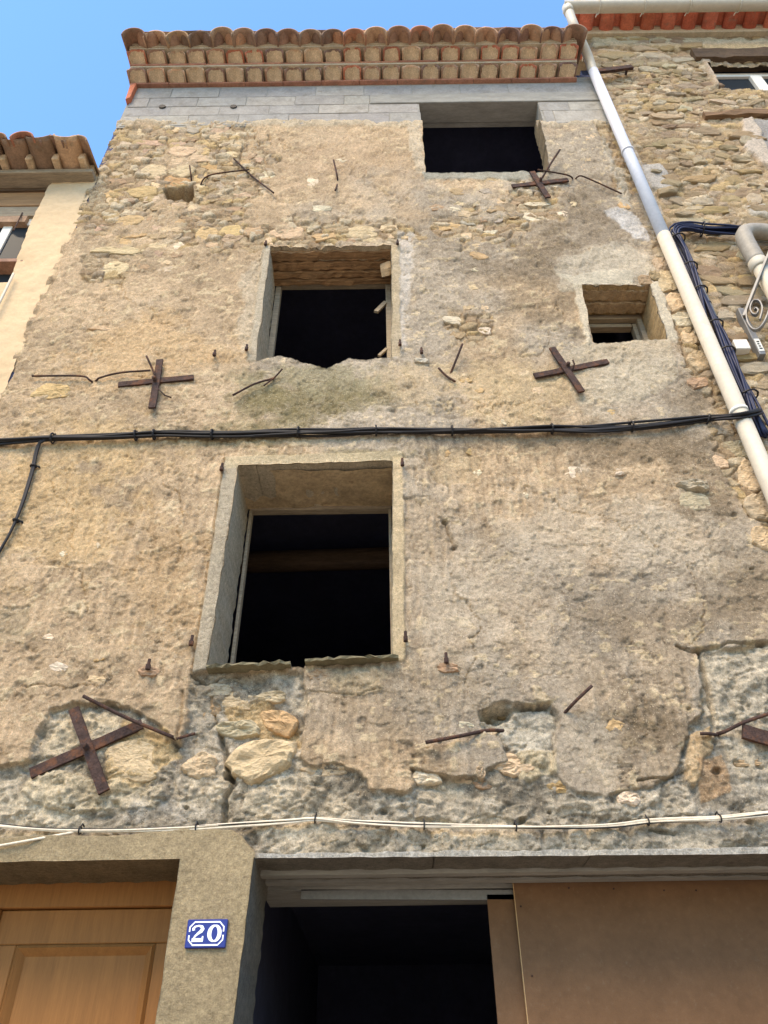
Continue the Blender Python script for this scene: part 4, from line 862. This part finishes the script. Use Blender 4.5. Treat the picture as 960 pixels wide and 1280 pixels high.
for pts, r, lb in [
    ([(40, 470, .03), (100, 470, .03), (112, 475, .02), (118, 479, -.02), (123, 473, .02), (150, 466, .03), (188, 463, .04)], .007, 'long thin bent rusty wire beside the level iron cross'),
    ([(672, 212, .05), (710, 219, .05), (717, 225, -.02), (724, 220, .04), (735, 223, .04), (777, 242, .02)], .007, 'bent rusty wire running from the top window towards the downpipe'),
    ([(104, 870, .07), (160, 898, .06), (215, 921, .02), (218, 925, -.03)], .009, 'straight rusty rod slanting above the large tilted cross'),
    ([(218, 925, -.02), (226, 922, .03), (244, 917, .05)], .007, 'short rusty stub where the render ends below the main window'),
    ([(292, 198, .03), (315, 220, .02), (342, 241, .03)], .008, 'rusty rod slanting down beside the hole under the blockwork'),
    ([(250, 236, -.02), (253, 226, .03), (262, 219, .04), (285, 215, .04), (312, 212, .03)], .007, 'bent rusty wire reaching from the small square wall hole'),
    ([(237, 207, .05), (239, 222, .03), (240, 236, -.02)], .007, 'short upright rusty rod over the small square wall hole'),
    ([(417, 200, .05), (421, 218, .03), (422, 228, -.01), (419, 238, .03)], .008, 'short kinked rusty rod alone on the render between the upper openings'),
    ([(291, 494, .04), (318, 480, .03), (338, 474, .02), (344, 472, -.02)], .007, 'curved rusty rod below the left of the ragged upper sill'),
    ([(330, 482, .03), (344, 471, .02), (353, 461, .05)], .006, 'short rusty stub crossing the curved rod under the ragged sill'),
    ([(578, 430, .07), (570, 450, .04), (561, 472, -.02)], .008, 'rusty rod leaning up from the render right of the ragged upper sill'),
    ([(548, 460, .03), (558, 470, .02), (569, 477, .02)], .008, 'short rusty rod crossing the foot of the leaning rod'),
    ([(532, 928, .04), (575, 920, .035), (610, 913, .03), (634, 914, -.03)], .009, 'level rusty rod at the torn render below the main window'),
    ([(740, 857, .09), (718, 878, .05), (694, 904, -.03)], .008, 'rusty rod leaning up at the edge of the grey cement patch'),
    ([(962, 892, .06), (930, 903, .05), (905, 915, .03), (894, 918, -.03)], .009, 'rusty rod bent out of the large grey cement patch'),
    ([(875, 917, .03), (886, 917, .03), (897, 919, -.02)], .008, 'short rusty stub at the rim of the large grey patch')]:
    e = MB().tube(smoothpath([surf(u, v, o) for u, v, o in pts], .02), r, 7).build('iron_rod', 'iron', None, True); tag(e, lb, 'iron rod', 'rusty rods left in the wall')
y = surf(945, 920).y - .03
e = MB().bar(P(928, 914, y), P(1000, 935, y), .07, .02, jit=.05, seg=6).build('iron_bar', 'iron', None); tag(e, 'flat rusty iron bar fixed across the large grey cement patch', 'iron bar')

# ------------------------------------------------------------------ right-hand house: bare rubble
HRX = XR
right = empty('rubble_house', (HRX + 3.5, 2, 0), 'tall house of bare rubble stone with white gutter and downpipe', 'house')
RX = np.arange(HRX - .06, HRX + 7.0, .014); RX = RX[RX < HRX + 3.0]; RZ = np.concatenate([np.arange(0, 3.2, .2), np.arange(3.2, P(820, 46).z, .013)])
X2, Z2 = np.meshgrid(RX, RZ); U2, V2 = proj(X2, 0.0, Z2)
wx2 = X2 + .02 * fbm(X2, Z2, 8, o=2, seed=70); wz2 = Z2 + .02 * fbm(X2, Z2, 8, o=2, seed=71)
a1, a2, aid = worley(wx2, wz2, 9, 14, 72); rs2 = sst(.02, .2, a2 - a1); bb = fbm(X2, Z2, 14, o=4, seed=73)
h2 = -.03 + .016 * rs2 * (.4 + aid) + .009 * bb + .012 * fbm(X2, Z2, 2, o=3, seed=74)
c2 = pal[(aid * 6.99).astype(int)] * rs2[..., None] * 1.1 + col_((182, 158, 124)) * (1 - rs2[..., None]); c2 *= (1 + .16 * bb)[..., None]
kz = sst(.1, .6, fbm(X2, Z2, 1.4, o=4, seed=75))[..., None] * .5; c2 = c2 * (1 - kz) + col_((136, 118, 92)) * kz
def region2(poly, soft=1.5, namp=2, seed=20): return sst(soft, -soft, sdf(U2, V2, poly) + namp * fbm(X2, Z2, 9, o=3, seed=seed))
for poly, c, dh in [([(740, 45), (1100, 52), (1100, 66), (870, 62), (740, 56)], (196, 178, 142), .012), ([(868, 58), (880, 62), (902, 104), (894, 106)], (196, 176, 150), .02), ([(938, 148), (1000, 145), (1000, 215), (965, 210)], (160, 154, 146), .0), ([(928, 150), (940, 146), (975, 215), (962, 212), (930, 185)], (204, 188, 168), .02),
                    ([(800, 205), (825, 205), (845, 225), (835, 240), (812, 232)], (186, 178, 166), .006), ([(930, 255), (1000, 250), (1000, 268), (940, 268)], (196, 186, 168), .006)]:
    mk = region2(poly, 1.5, 2, 80); h2 = h2 * (1 - mk) + (dh + .004 * bb) * mk; c2 = c2 * (1 - mk[..., None]) + col_(c) * (1 + .1 * bb)[..., None] * mk[..., None]
WIN = [(884, 80), (1100, 80), (1120, 112), (900, 108)]
TIM = sdf(U2, V2, [(872, 58), (1100, 60), (1100, 82), (882, 80)]) < 0
ins = (sdf((U2[:-1, :-1] + U2[1:, 1:]) / 2, (V2[:-1, :-1] + V2[1:, 1:]) / 2, WIN) < 0)
id2 = np.arange(X2.size).reshape(X2.shape); q2_ = np.stack([id2[:-1, :-1], id2[:-1, 1:], id2[1:, 1:], id2[1:, :-1]], -1)[~ins]
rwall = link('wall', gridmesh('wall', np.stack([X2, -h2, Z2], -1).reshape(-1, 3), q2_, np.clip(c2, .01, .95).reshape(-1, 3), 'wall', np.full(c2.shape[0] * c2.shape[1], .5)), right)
XE = HRX + 3.0; ZE = P(820, 46).z
MB().box((HRX + .003, .35, 0), (HRX + .25, 5.5, ZE)).box((XE, -.01, 0), (XE + 3, 5.5, ZE)).box((HRX + .25, 5.2, 0), (XE, 5.5, ZE)).build('inner_wall', 'room', right)
# stones of the rubble wall, in rough courses
rr = random.Random(44); Hh2 = h2
def rsurf(x, z, off=0):
    i = int(np.clip((x - RX[0]) / .014, 0, len(RX) - 1)); k = int(np.clip(np.searchsorted(RZ, z), 0, len(RZ) - 1)); return -Hh2[k, i] - off
protos = [stone_mesh(1, 1, 1, 3000 + k, n=8 + k % 3, sq=.35, jit=.28, rings=((1.0, .3), (.9, .85), (.5, 1.0)), back=2.2) for k in range(36)]
z = 4.1; cnt = 0
while z < ZE - .06:
    ch = rr.choice([.065, .08, .09, .11, .13, .16]); x = HRX + .03 + rr.uniform(0, .1)
    while x < HRX + 2.9:
        sw = min(.36, ch * rr.uniform(.9, 2.7)); cx, cz = x + sw / 2, z + ch / 2 + rr.uniform(-.03, .03); x += sw * rr.uniform(.98, 1.25) + .008
        u, v = proj(cx, 0, cz)
        if u > 985 or u < 700 or cnt >= 298 or rr.random() < .14: continue
        if -3 < 0 and (min(sdf(np.array([[u]]), np.array([[v]]), pl)[0, 0] for pl in (WIN, [(868, 50), (1100, 52), (1100, 84), (882, 84)], [(880, 134), (1000, 132), (1000, 152), (884, 152)], [(926, 148), (1000, 145), (1000, 215), (965, 213)])) < 5): continue
        cs = vary(rr.choice([(204, 182, 144), (192, 168, 128), (216, 196, 160), (184, 158, 122), (200, 172, 124), (190, 170, 140), (222, 204, 172), (180, 154, 122), (198, 176, 138)]), rr, .10)
        o = link('stone', rr.choice(protos), rwall, cs, (cx, rsurf(cx, cz, -.008), cz)); o.scale = (sw * rr.uniform(.9, 1.08) * rr.choice((1, -1)), rr.uniform(.011, .022), ch * rr.uniform(.75, 1.2)); o.rotation_euler = (0, rr.uniform(-.3, .3), 0); cnt += 1
    z += ch * .99
# window with timber lintel
zt_ = P(930, 80).z; zl = P(930, 108).z; xw = P(888, 84).x
wf = MB().box((xw, .10, zt_ - .06), (XE - .4, .16, zt_ + .02)).build('window_frame', 'paint_white', right, False, .005)
MB().box((xw + .01, .102, zl - .1), (xw + .07, .158, zt_ - .06)).build('stile', 'paint_white', wf, False, .004)
q = P(940, 95, .1); MB().box((q.x - .03, .09, zl - .1), (q.x + .09, .15, zt_ - .061)).build('window_mullion', 'paint_white', wf, False, .004)
MB().box((xw + .02, .13, zl - .1), (XE - .4, .14, zt_ - .05)).build('window_pane', 'glass', wf)
MB().box((xw - .05, .16, zl - .6), (XE - .4, .2, zt_ + .3)).build('window_backing', 'room', wf)
MB().bar((xw - .12, .04, P(930, 70).z), (XE - .3, .04, P(930, 70).z), .22, .16, Vector((0, -1, 0)), jit=.12, seg=16).build('timber_lintel', 'wood_dark', right)
MB().bar((P(880, 143).x, .03, P(930, 143).z), (XE - .2, .03, P(930, 141).z), .10, .10, Vector((0, -1, 0)), jit=.25, seg=14).build('timber_lintel', 'wood_brown', right)
# eaves and gutter
zr = ZE; rroof = MB().box((HRX - .16, -.06, zr + .10), (XE + 3, 5.5, zr + .16)).build('roof', 'mortar', right)
MB().box((HRX + .0, -.05, zr - .02), (XE + 3, .25, zr + .10)).build('eaves_bed', 'mortar', rroof)
roof_edge(rroof, HRX - .12, HRX - .12 + .235 * 13, 13, .33, zr + .02, .10, .085, [(176, 98, 72), (166, 88, 64), (184, 106, 80)], slope=.12, seed=9)
gut = empty('roof_gutter', (HRX + 1.5, -.36, zr), 'cream half-round gutter along the tiled eave of the rubble house', 'gutter')
gy, gr_ = -.37, .065; gzz = P(830, 8, gy).z
mb = MB(); n = 10; xa, xb = P(704, 8, gy).x, XE + 1
pro = [(gy + gr_ * math.cos(math.pi + math.pi * i / n), gzz + .02 + gr_ * math.sin(math.pi + math.pi * i / n)) for i in range(n + 1)] + [(gy + (gr_ - .004) * math.cos(2 * math.pi - math.pi * i / n), gzz + .02 + (gr_ - .004) * math.sin(2 * math.pi - math.pi * i / n)) for i in range(n + 1)]
mb.add([(xa, y_, z_) for y_, z_ in pro] + [(xb, y_, z_) for y_, z_ in pro], [(i, (i + 1) % len(pro), len(pro) + (i + 1) % len(pro), len(pro) + i) for i in range(len(pro))]); mb.add([(xa, y_, z_) for y_, z_ in pro[:n + 1]], [tuple(range(n + 1))])
mb.build('trough', 'pvc_cream', gut, True)
for u in (748, 805, 862, 925):
    x_ = P(u, 8, gy).x; mb = MB(); mb.tube([(x_, gy + (gr_ + .006) * math.cos(math.pi + math.pi * i / 8), gzz + .02 + (gr_ + .006) * math.sin(math.pi + math.pi * i / 8)) for i in range(9)], .008, 5); mb.tube([(x_, gy + gr_, gzz + .02), (x_, gy + gr_ + .05, gzz + .06)], .006, 5); mb.build('gutter_bracket', 'pvc_cream', gut)
# downpipe
dp = empty('downpipe', (P(733, 75, -.09).x, -.09, 0), 'long plastic downpipe, white above and cream below, between the two stone houses', 'downpipe')
xp = (P(736, 75, -.09).x + P(955, 590, -.09).x) / 2; zj_ = P(838, 300, -.09).z
xo = P(709, 10, gy).x
MB().tube(smoothpath([(xo, gy, gzz - .02), (xo, gy, gzz - .15), (xo + .0, gy + .01, gzz - .40), (xo + .02, gy + .04, gzz - .52), (xp - .02, -.14, gzz - .72), (xp, -.09, gzz - .84), (xp, -.09, gzz - 1.0)], .05), .048, 14).build('swan_neck', 'pvc_cream', dp, True)
MB().tube([(xo, gy, gzz - .16), (xo, gy, gzz + .0)], .056, 14).build('outlet_collar', 'pvc_cream', dp, True)
MB().tube([(xp, -.09, gzz - .95), (xp, -.09, zj_)], .05, 16).build('upper_pipe', 'pvc_white', dp, True)
MB().tube([(xp, -.09, zj_ + .06), (xp, -.09, .05)], .053, 16).build('lower_pipe', 'pvc_cream', dp, True)
zc = P(930, 515, -.09).z
for zq in (zc, P(790, 190, -.09).z): 
    MB().tube([(xp, -.09, zq - .012), (xp, -.09, zq + .012)], .058, 16).tube([(xp, -.09, zq), (xp, .02, zq)], .012, 6).build('pipe_clip', 'paint_white' if zq == zc else 'pvc_white', dp, True)
q0, q1 = P(742, 90, -.06), P(790, 84, -.06); e = MB().bar(q0 + Vector((0, .0, 0)), q1, .07, .03, jit=.06, seg=5).build('iron_bracket', 'iron', None); tag(e, 'short dark iron bracket beside the top of the white downpipe', 'bracket')
MB().tube([q1 + Vector((-.05, -.0, 0)), q1 + Vector((-.05, .12, 0))], .014, 6).build('fixing_bolt', 'iron', e)
# grey pipe with elbow
pv = empty('soil_pipe', P(945, 340, -.12), 'grey plastic pipe with elbow and socket on the rubble wall', 'pipe')
xg = P(934, 300, -.14).x; za, zb_, zc_ = P(930, 296, -.14).z, P(940, 328, -.14).z, P(960, 395, -.14).z
MB().tube([(xg, -.12, 3.0), (xg, -.12, zb_)], .055, 14).build('pipe_run', 'pvc_cream', pv, True)
MB().tube([(xg, -.12, zb_ - .06), (xg, -.12, zb_ - .05), (xg, -.12, zb_ + .03), (xg, -.12, zb_ + .035)], [.06, .068, .068, .06], 16).build('socket', 'pvc_cream', pv, True)
MB().tube(smoothpath([(xg, -.12, zb_ + .02), (xg, -.12, za - .02), (xg + .03, -.12, za + .09), (xg + .14, -.11, za + .12), (xg + .3, -.11, za + .08), (xg + .6, -.11, za)], .04), .064, 16).build('elbow', 'pvc_grey', pv, True)
MB().tube([(xg + .5, -.11, za + .02), (xg + .55, .1, za)], .02, 6).build('pipe_bracket', 'zinc', pv)
# lamp bracket: wall plate, slanted strut, scroll
lb = empty('lamp_bracket', P(937, 415, -.03), 'grey iron scroll bracket with tagged foot plate beside the cables', 'lamp bracket')
a, b_ = P(924, 388, -.02), P(953, 446, -.02); xm = (a.x + b_.x) / 2
MB().box((xm - .022, -.045, b_.z), (xm + .022, .02, a.z)).build('foot_plate', 'zinc', lb, False, .004)
MB().box((xm - .018, -.048, b_.z + .03), (xm + .018, -.0455, b_.z + .16)).build('paper_tag', 'paint_white', lb)
for k in range(4): MB().box((xm - .010 + .002 * (k % 2), -.0495, b_.z + .05 + .024 * k), (xm + .010 - .003 * (k % 3), -.0482, b_.z + .062 + .024 * k)).build('tag_print', 'cable', lb)
LN = (P(960, 319, -.20) - P(929, 394, -.05)); LN = Vector((0, 0, 1)).cross(LN).normalized()
def strip(path, wd, th=.004):   # flat strip following a path, wd wide across the bracket's plane
    path = smoothpath([P(u, v, -.05 - (u - 929) / 31 * .15) for u, v in path], .015); vsx = []; fs = []
    for i, p in enumerate(path):
        d = (path[min(i + 1, len(path) - 1)] - path[max(i - 1, 0)]).normalized(); n_ = d.cross(LN).normalized() * th; w2_ = LN * wd / 2
        vsx += [p - w2_ - n_, p + w2_ - n_, p + w2_ + n_, p - w2_ + n_]
    for i in range(len(path) - 1):
        for k in range(4): fs.append((i * 4 + k, i * 4 + (k + 1) % 4, i * 4 + 4 + (k + 1) % 4, i * 4 + 4 + k))
    fs += [(0, 1, 2, 3), (len(vsx) - 4, len(vsx) - 3, len(vsx) - 2, len(vsx) - 1)]; return MB().add(vsx, fs)
strip([(930, 396), (938, 375), (949, 347), (961, 318), (985, 262)], .035, .008).build('strut', 'zinc', lb)
strip([(943, 388), (945, 386), (948, 389), (945, 394), (940, 392), (938, 385), (942, 377), (949, 377), (953, 386), (950, 400)], .03).build('scroll', 'zinc', lb)
strip([(936, 380), (933, 392), (935, 404), (941, 412), (948, 412), (955, 404), (961, 390), (970, 366), (985, 325)], .03).build('scroll', 'zinc', lb)
MB().tube([P(985, 262, -.32), P(1010, 240, -.32), P(1040, 240, -.02), P(1042, 240, .05)], .016, 8).build('arm', 'zinc', lb)
q = P(926, 433, -.03); jb = MB().box((q.x - .05, -.055, q.z - .05), (q.x + .05, .04, q.z + .05)).build('junction_box', 'paint_white', None, False, .006); tag(jb, 'small white junction box at the foot of the scroll bracket', 'junction box')

# ------------------------------------------------------------------ cables
def bundle(name, pts, strands, mat, label, cat, clips=(), clipmat='cable', spread=.014, step=.035, seed=1, cr=.0065):
    r = random.Random(seed); base = smoothpath(pts, step); e = empty(name, base[len(base) // 2], label, cat)
    for s in range(strands if isinstance(strands, int) else len(strands)):
        mm = mat if isinstance(strands, int) else strands[s][0]; rad = .0065 if isinstance(strands, int) else strands[s][1]; ph = r.uniform(0, 6.28); tw = r.uniform(1.2, 3.0) * r.choice((1, -1)); am = spread * r.uniform(.5, 1.1); q_ = []; L = 0
        for i, p in enumerate(base):
            if i: L += (p - base[i - 1]).length
            d = (base[min(i + 1, len(base) - 1)] - base[max(i - 1, 0)]).normalized(); n_ = d.cross(Vector((0, 1, 0))).normalized(); k = am * (1 + .35 * math.sin(L * 3 + ph))
            q_.append(p + n_ * k * math.cos(ph + tw * L) + Vector((0, -1, 0)) * k * .7 * math.sin(ph + tw * L))
        MB().tube(q_, rad, 6).build('cable', mm, e, True)
    for (u, v) in clips:
        p = min(base, key=lambda b: sum((a_ - c_) ** 2 for a_, c_ in zip(proj(b.x, b.y, b.z), (u, v)))); d = Vector((1, 0, 0))
        nb_ = base[(base.index(p) + 1) % len(base)]; d = (nb_ - p).normalized() if (nb_ - p).length < .2 else d; R_ = spread * 1.25 + .006
        n_ = d.cross(Vector((0, 1, 0))).normalized(); mb = MB(); ring = [p + n_ * R_ * math.cos(k * math.pi / 5) + Vector((0, 1, 0)) * R_ * math.sin(k * math.pi / 5) for k in range(11)]
        mb.tube(ring, cr, 5); mb.tube([p + n_ * R_ * .9, p + n_ * (R_ + .016) + Vector((0, .01, 0)), p + n_ * R_ + Vector((0, .09, 0))], cr, 5); mb.build('clip', clipmat, e)
    return e
mid = [(-30, 555), (20, 551), (60, 548), (130, 546), (200, 543), (265, 543), (350, 540), (420, 540), (470, 538), (565, 538), (640, 538), (690, 536), (740, 536), (790, 533), (840, 529), (885, 524)]
mp = [surf(u, v, .03) for u, v in mid] + [P(915, 521, -.12), P(935, 518, -.15), P(950, 514, -.09)]
bundle('cable_bundle', mp, [('cable', .0085)] * 7, 'cable', 'thick bundle of black cables strung across the middle of the facade', 'cables', [(68, 548), (170, 545), (195, 543), (265, 543), (370, 540), (470, 538), (568, 538), (688, 536), (790, 533), (884, 524)], spread=.021, seed=2)
bl_ = [P(960, 545, -.04), P(948, 520, -.06), P(936, 495, -.05), P(910, 445, -.05), P(888, 395, -.05), P(868, 350, -.05), P(850, 305, -.05), P(843, 292, -.05), P(848, 285, -.05), P(862, 284, -.05), P(885, 287, -.05), P(920, 288, -.05), P(1000, 291, -.05)]
bundle('cable_bundle', bl_, [('cable_blue', .009)] * 11, 'cable_blue', 'thick bundle of dark blue cables running up beside the downpipe and turning right', 'cables', [(845, 299), (858, 338), (872, 364), (888, 410), (905, 440), (880, 286), (936, 495)], 'cable', .042, seed=5)
cdn = empty('cable_conduit', P(880, 370, -.05), 'thin grey metal conduit beside the dark blue cables', 'conduit')
q0, q1 = P(850, 296, -.05), P(914, 443, -.05); xc = (q0.x + q1.x) / 2 + .01
MB().tube([(xc, -.035, q0.z), (xc, -.035, q1.z)], .014, 10).tube([(xc, -.035, q0.z), (xc - .05, -.035, q0.z + .08)], .008, 6).build('tube', 'zinc', cdn, True)
for k in range(8): zq = q1.z + (q0.z - q1.z) * (k + .3) / 8; MB().tube([(xc, -.035, zq - .008), (xc, -.035, zq + .008)], .018, 8).tube([(xc, -.035, zq), (xc, .04, zq)], .006, 5).build('clip', 'cable', cdn)
dc = [surf(60, 548, .035), surf(50, 553, .03), surf(45, 566, .02), surf(40, 590, .018), surf(28, 630, .018), surf(14, 664, .018), surf(-6, 700, .018), surf(-40, 770, .018)]
bundle('drop_cable', dc, [('cable', .008), ('cable', .008)], 'cable', 'pair of black cables dropping from the bundle beside the yellow house', 'cables', [(44, 580), (18, 646)], spread=.008, seed=8)
low = [(-40, 1028), (0, 1031), (50, 1036), (100, 1038), (160, 1038), (220, 1036), (245, 1035), (330, 1029), (370, 1026), (394, 1024), (440, 1028), (500, 1031), (530, 1032), (645, 1034), (720, 1034), (770, 1032), (810, 1027), (850, 1025), (900, 1023), (960, 1017), (1010, 1012)]
def sm(pts, off): # keep the cable clear of the lumps it passes over
    ps = [surf(u, v, off) for u, v in pts]; ys = [p.y for p in ps]; return [P(u, v, min(ys[max(0, i - 1):i + 2]) - .004) for i, (u, v) in enumerate(pts)]
bundle('cable_bundle', sm(low, .02), [('cable_white', .0042)] * 5 + [('cable', .004)], 'cable_white', 'pale thin cables tied together above the door and garage', 'cables', [(104, 1038), (245, 1035), (394, 1024), (532, 1032), (646, 1034), (810, 1027), (902, 1023)], spread=.008, seed=11, cr=.0035)
bundle('branch_cable', [surf(-40, 1064, .015), surf(0, 1057, .015), surf(50, 1048, .015), surf(100, 1039, .02)], [('cable_white', .0055)], 'cable_white', 'single pale cable branching off over the house door', 'cable', spread=.001, seed=12)

# ------------------------------------------------------------------ left-hand house: ochre render, low tiled eave
LX1 = XL + .036; LX0 = XL - 4.5; LZ = P(60, 224, .02).z
left = empty('yellow_house', (LX0 / 2 + LX1 / 2, 2, 0), 'lower house with smooth pale yellow render and tiled eave', 'house')
lwz = [P(20, 268, .02).z, P(20, 332, .02).z]; lwx = P(34, 290, .02).x
LXg = np.arange(LX0, LX1 - .5, .1); LXg = np.concatenate([LXg, np.arange(LX1 - 1.8, LX1 + .001, .012)]); LXg = np.unique(np.round(LXg, 4)); LXg = np.append(LXg[LXg < LX1 - .004], LX1)
LZg = np.concatenate([np.arange(0, 5.0, .2), np.arange(5.0, LZ + .1, .014)])
X3, Z3 = np.meshgrid(LXg, LZg); X3 = X3 + (X3 > LX1 - .001) * .010 * fbm(X3, Z3, 13, o=4, seed=92, gain=.7)
h3 = -.0 + .006 * fbm(X3, Z3, 2, o=3, seed=90) + .003 * fbm(X3, Z3, 16, o=3, seed=91)
u3, v3 = proj(X3, 0.0, Z3); lt = sst(1.5, -1.5, sdf(u3, v3, [(-300, 222), (62, 224), (50, 246), (30, 288), (8, 348), (-300, 360)]) + 1.0 * fbm(X3, Z3, 7, o=2, seed=93)); h3 = h3 - .13 * lt
c3 = np.ones(X3.shape + (1,)) * col_((224, 190, 136)) * (1 + .06 * fbm(X3, Z3, 3, o=4, seed=94) + .04 * fbm(X3, Z3, 16, o=3, seed=95))[..., None]
rp = sst(.3, .5, fbm(X3, Z3, 2.3, o=5, seed=96))[..., None] * .25; c3 = c3 * (1 - rp) + col_((200, 168, 124)) * rp
uc3 = (u3[:-1, :-1] + u3[1:, 1:]) / 2; vc3 = (v3[:-1, :-1] + v3[1:, 1:]) / 2
id3 = np.arange(X3.size).reshape(X3.shape); q3 = np.stack([id3[:-1, :-1], id3[:-1, 1:], id3[1:, 1:], id3[1:, :-1]], -1)[~(lt[:-1, :-1] > .9)]
link('wall', gridmesh('wall', np.stack([X3, .02 - h3, Z3], -1).reshape(-1, 3), q3.reshape(-1, 4), np.clip(c3, .01, .95).reshape(-1, 3), 'yellow'), left)
MB().box((LX0, .3, 0), (LX1, .34, LZ)).build('inner_wall', 'room', left)
for k, (va, vb, mm, yy) in enumerate(((222, 238, 'wood_dark', .07), (238, 257, 'wood_tan', .09), (257, 270, 'wood_old', .10), (270, 277, 'tile', .09))):
    za_, zb2 = P(20, va, yy).z, P(20, vb, yy).z
    o = MB().bar((LX0 + .2, yy + .06, (za_ + zb2) / 2), (P(64, 240, .02).x + .02 - .06 * k, yy + .06, (za_ + zb2) / 2), (za_ - zb2) * 1.0, .12, Vector((0, -1, 0)), jit=.03, seg=8).build('timber_lintel', mm, left)
    if mm == 'tile': o.color = (*lin((168, 136, 108)), 1)
wz1, wz0 = P(20, 276, .13).z, P(10, 335, .13).z; wx1 = P(40, 280, .13).x
wf = MB().box((wx1 - 1.3, .13, wz1 - .07), (wx1 + .08, .18, wz1 + .03)).build('window_frame', 'paint_white', left, False, .004)
xst = P(10, 285, .13).x
MB().box((xst - .05, .132, wz0 - .2), (xst + .03, .178, wz1 - .07)).build('window_mullion', 'paint_white', wf, False, .004)
MB().box((wx1 - 1.3, .15, wz0 - .3), (wx1 + .2, .16, wz1 - .05)).build('window_pane', 'glass', wf); MB().box((wx1 - 1.3, .18, wz0 - .4), (wx1 + .2, .22, wz1 + .1)).build('window_backing', 'room', wf)
o = MB().box((wx1 - 1.3, .03, wz0 - .06), (wx1 + .3, .2, wz0 - .02)).build('window_sill', 'tile', wf); o.color = (*lin((146, 112, 92)), 1)
MB().tube([P(28, 266, .10), P(20, 282, .02), P(17, 288, .0)], .006, 5).build('shutter_hook', 'iron', wf)
zlr = P(60, 222, -.02).z
lroof = MB().box((LX0, -.06, zlr + .10), (LX1 - .02, 5.5, zlr + .14)).build('roof', 'mortar', left)
MB().box((LX0, -.075, zlr - .005), (LX1 - .005, .12, zlr + .05)).build('eaves_board', 'wood_old', lroof, False, .006)
roof_edge(lroof, LX1 - .09 - .235 * 9, LX1 - .09, 9, .33, zlr + .05, .105, .115, [(146, 118, 94), (132, 106, 86), (160, 126, 98), (158, 104, 82), (176, 146, 112)], slope=.16, seed=14)
for i in range(9):
    x_ = LX1 - .09 - .235 * i; MB().box((x_ - .03, -.17, zlr + .05), (x_ + .03, -.0, zlr + .14)).build('mortar_stop', 'fill', lroof, False, .008)
# pale conduit on the yellow wall
e = MB().tube([P(17, 342, -.02), P(-4, 385, -.02), P(-40, 460, -.02)], .010, 8).build('wall_conduit', 'pvc_cream', None, True); tag(e, 'short pale tube fixed upright on the yellow rendered wall', 'conduit')
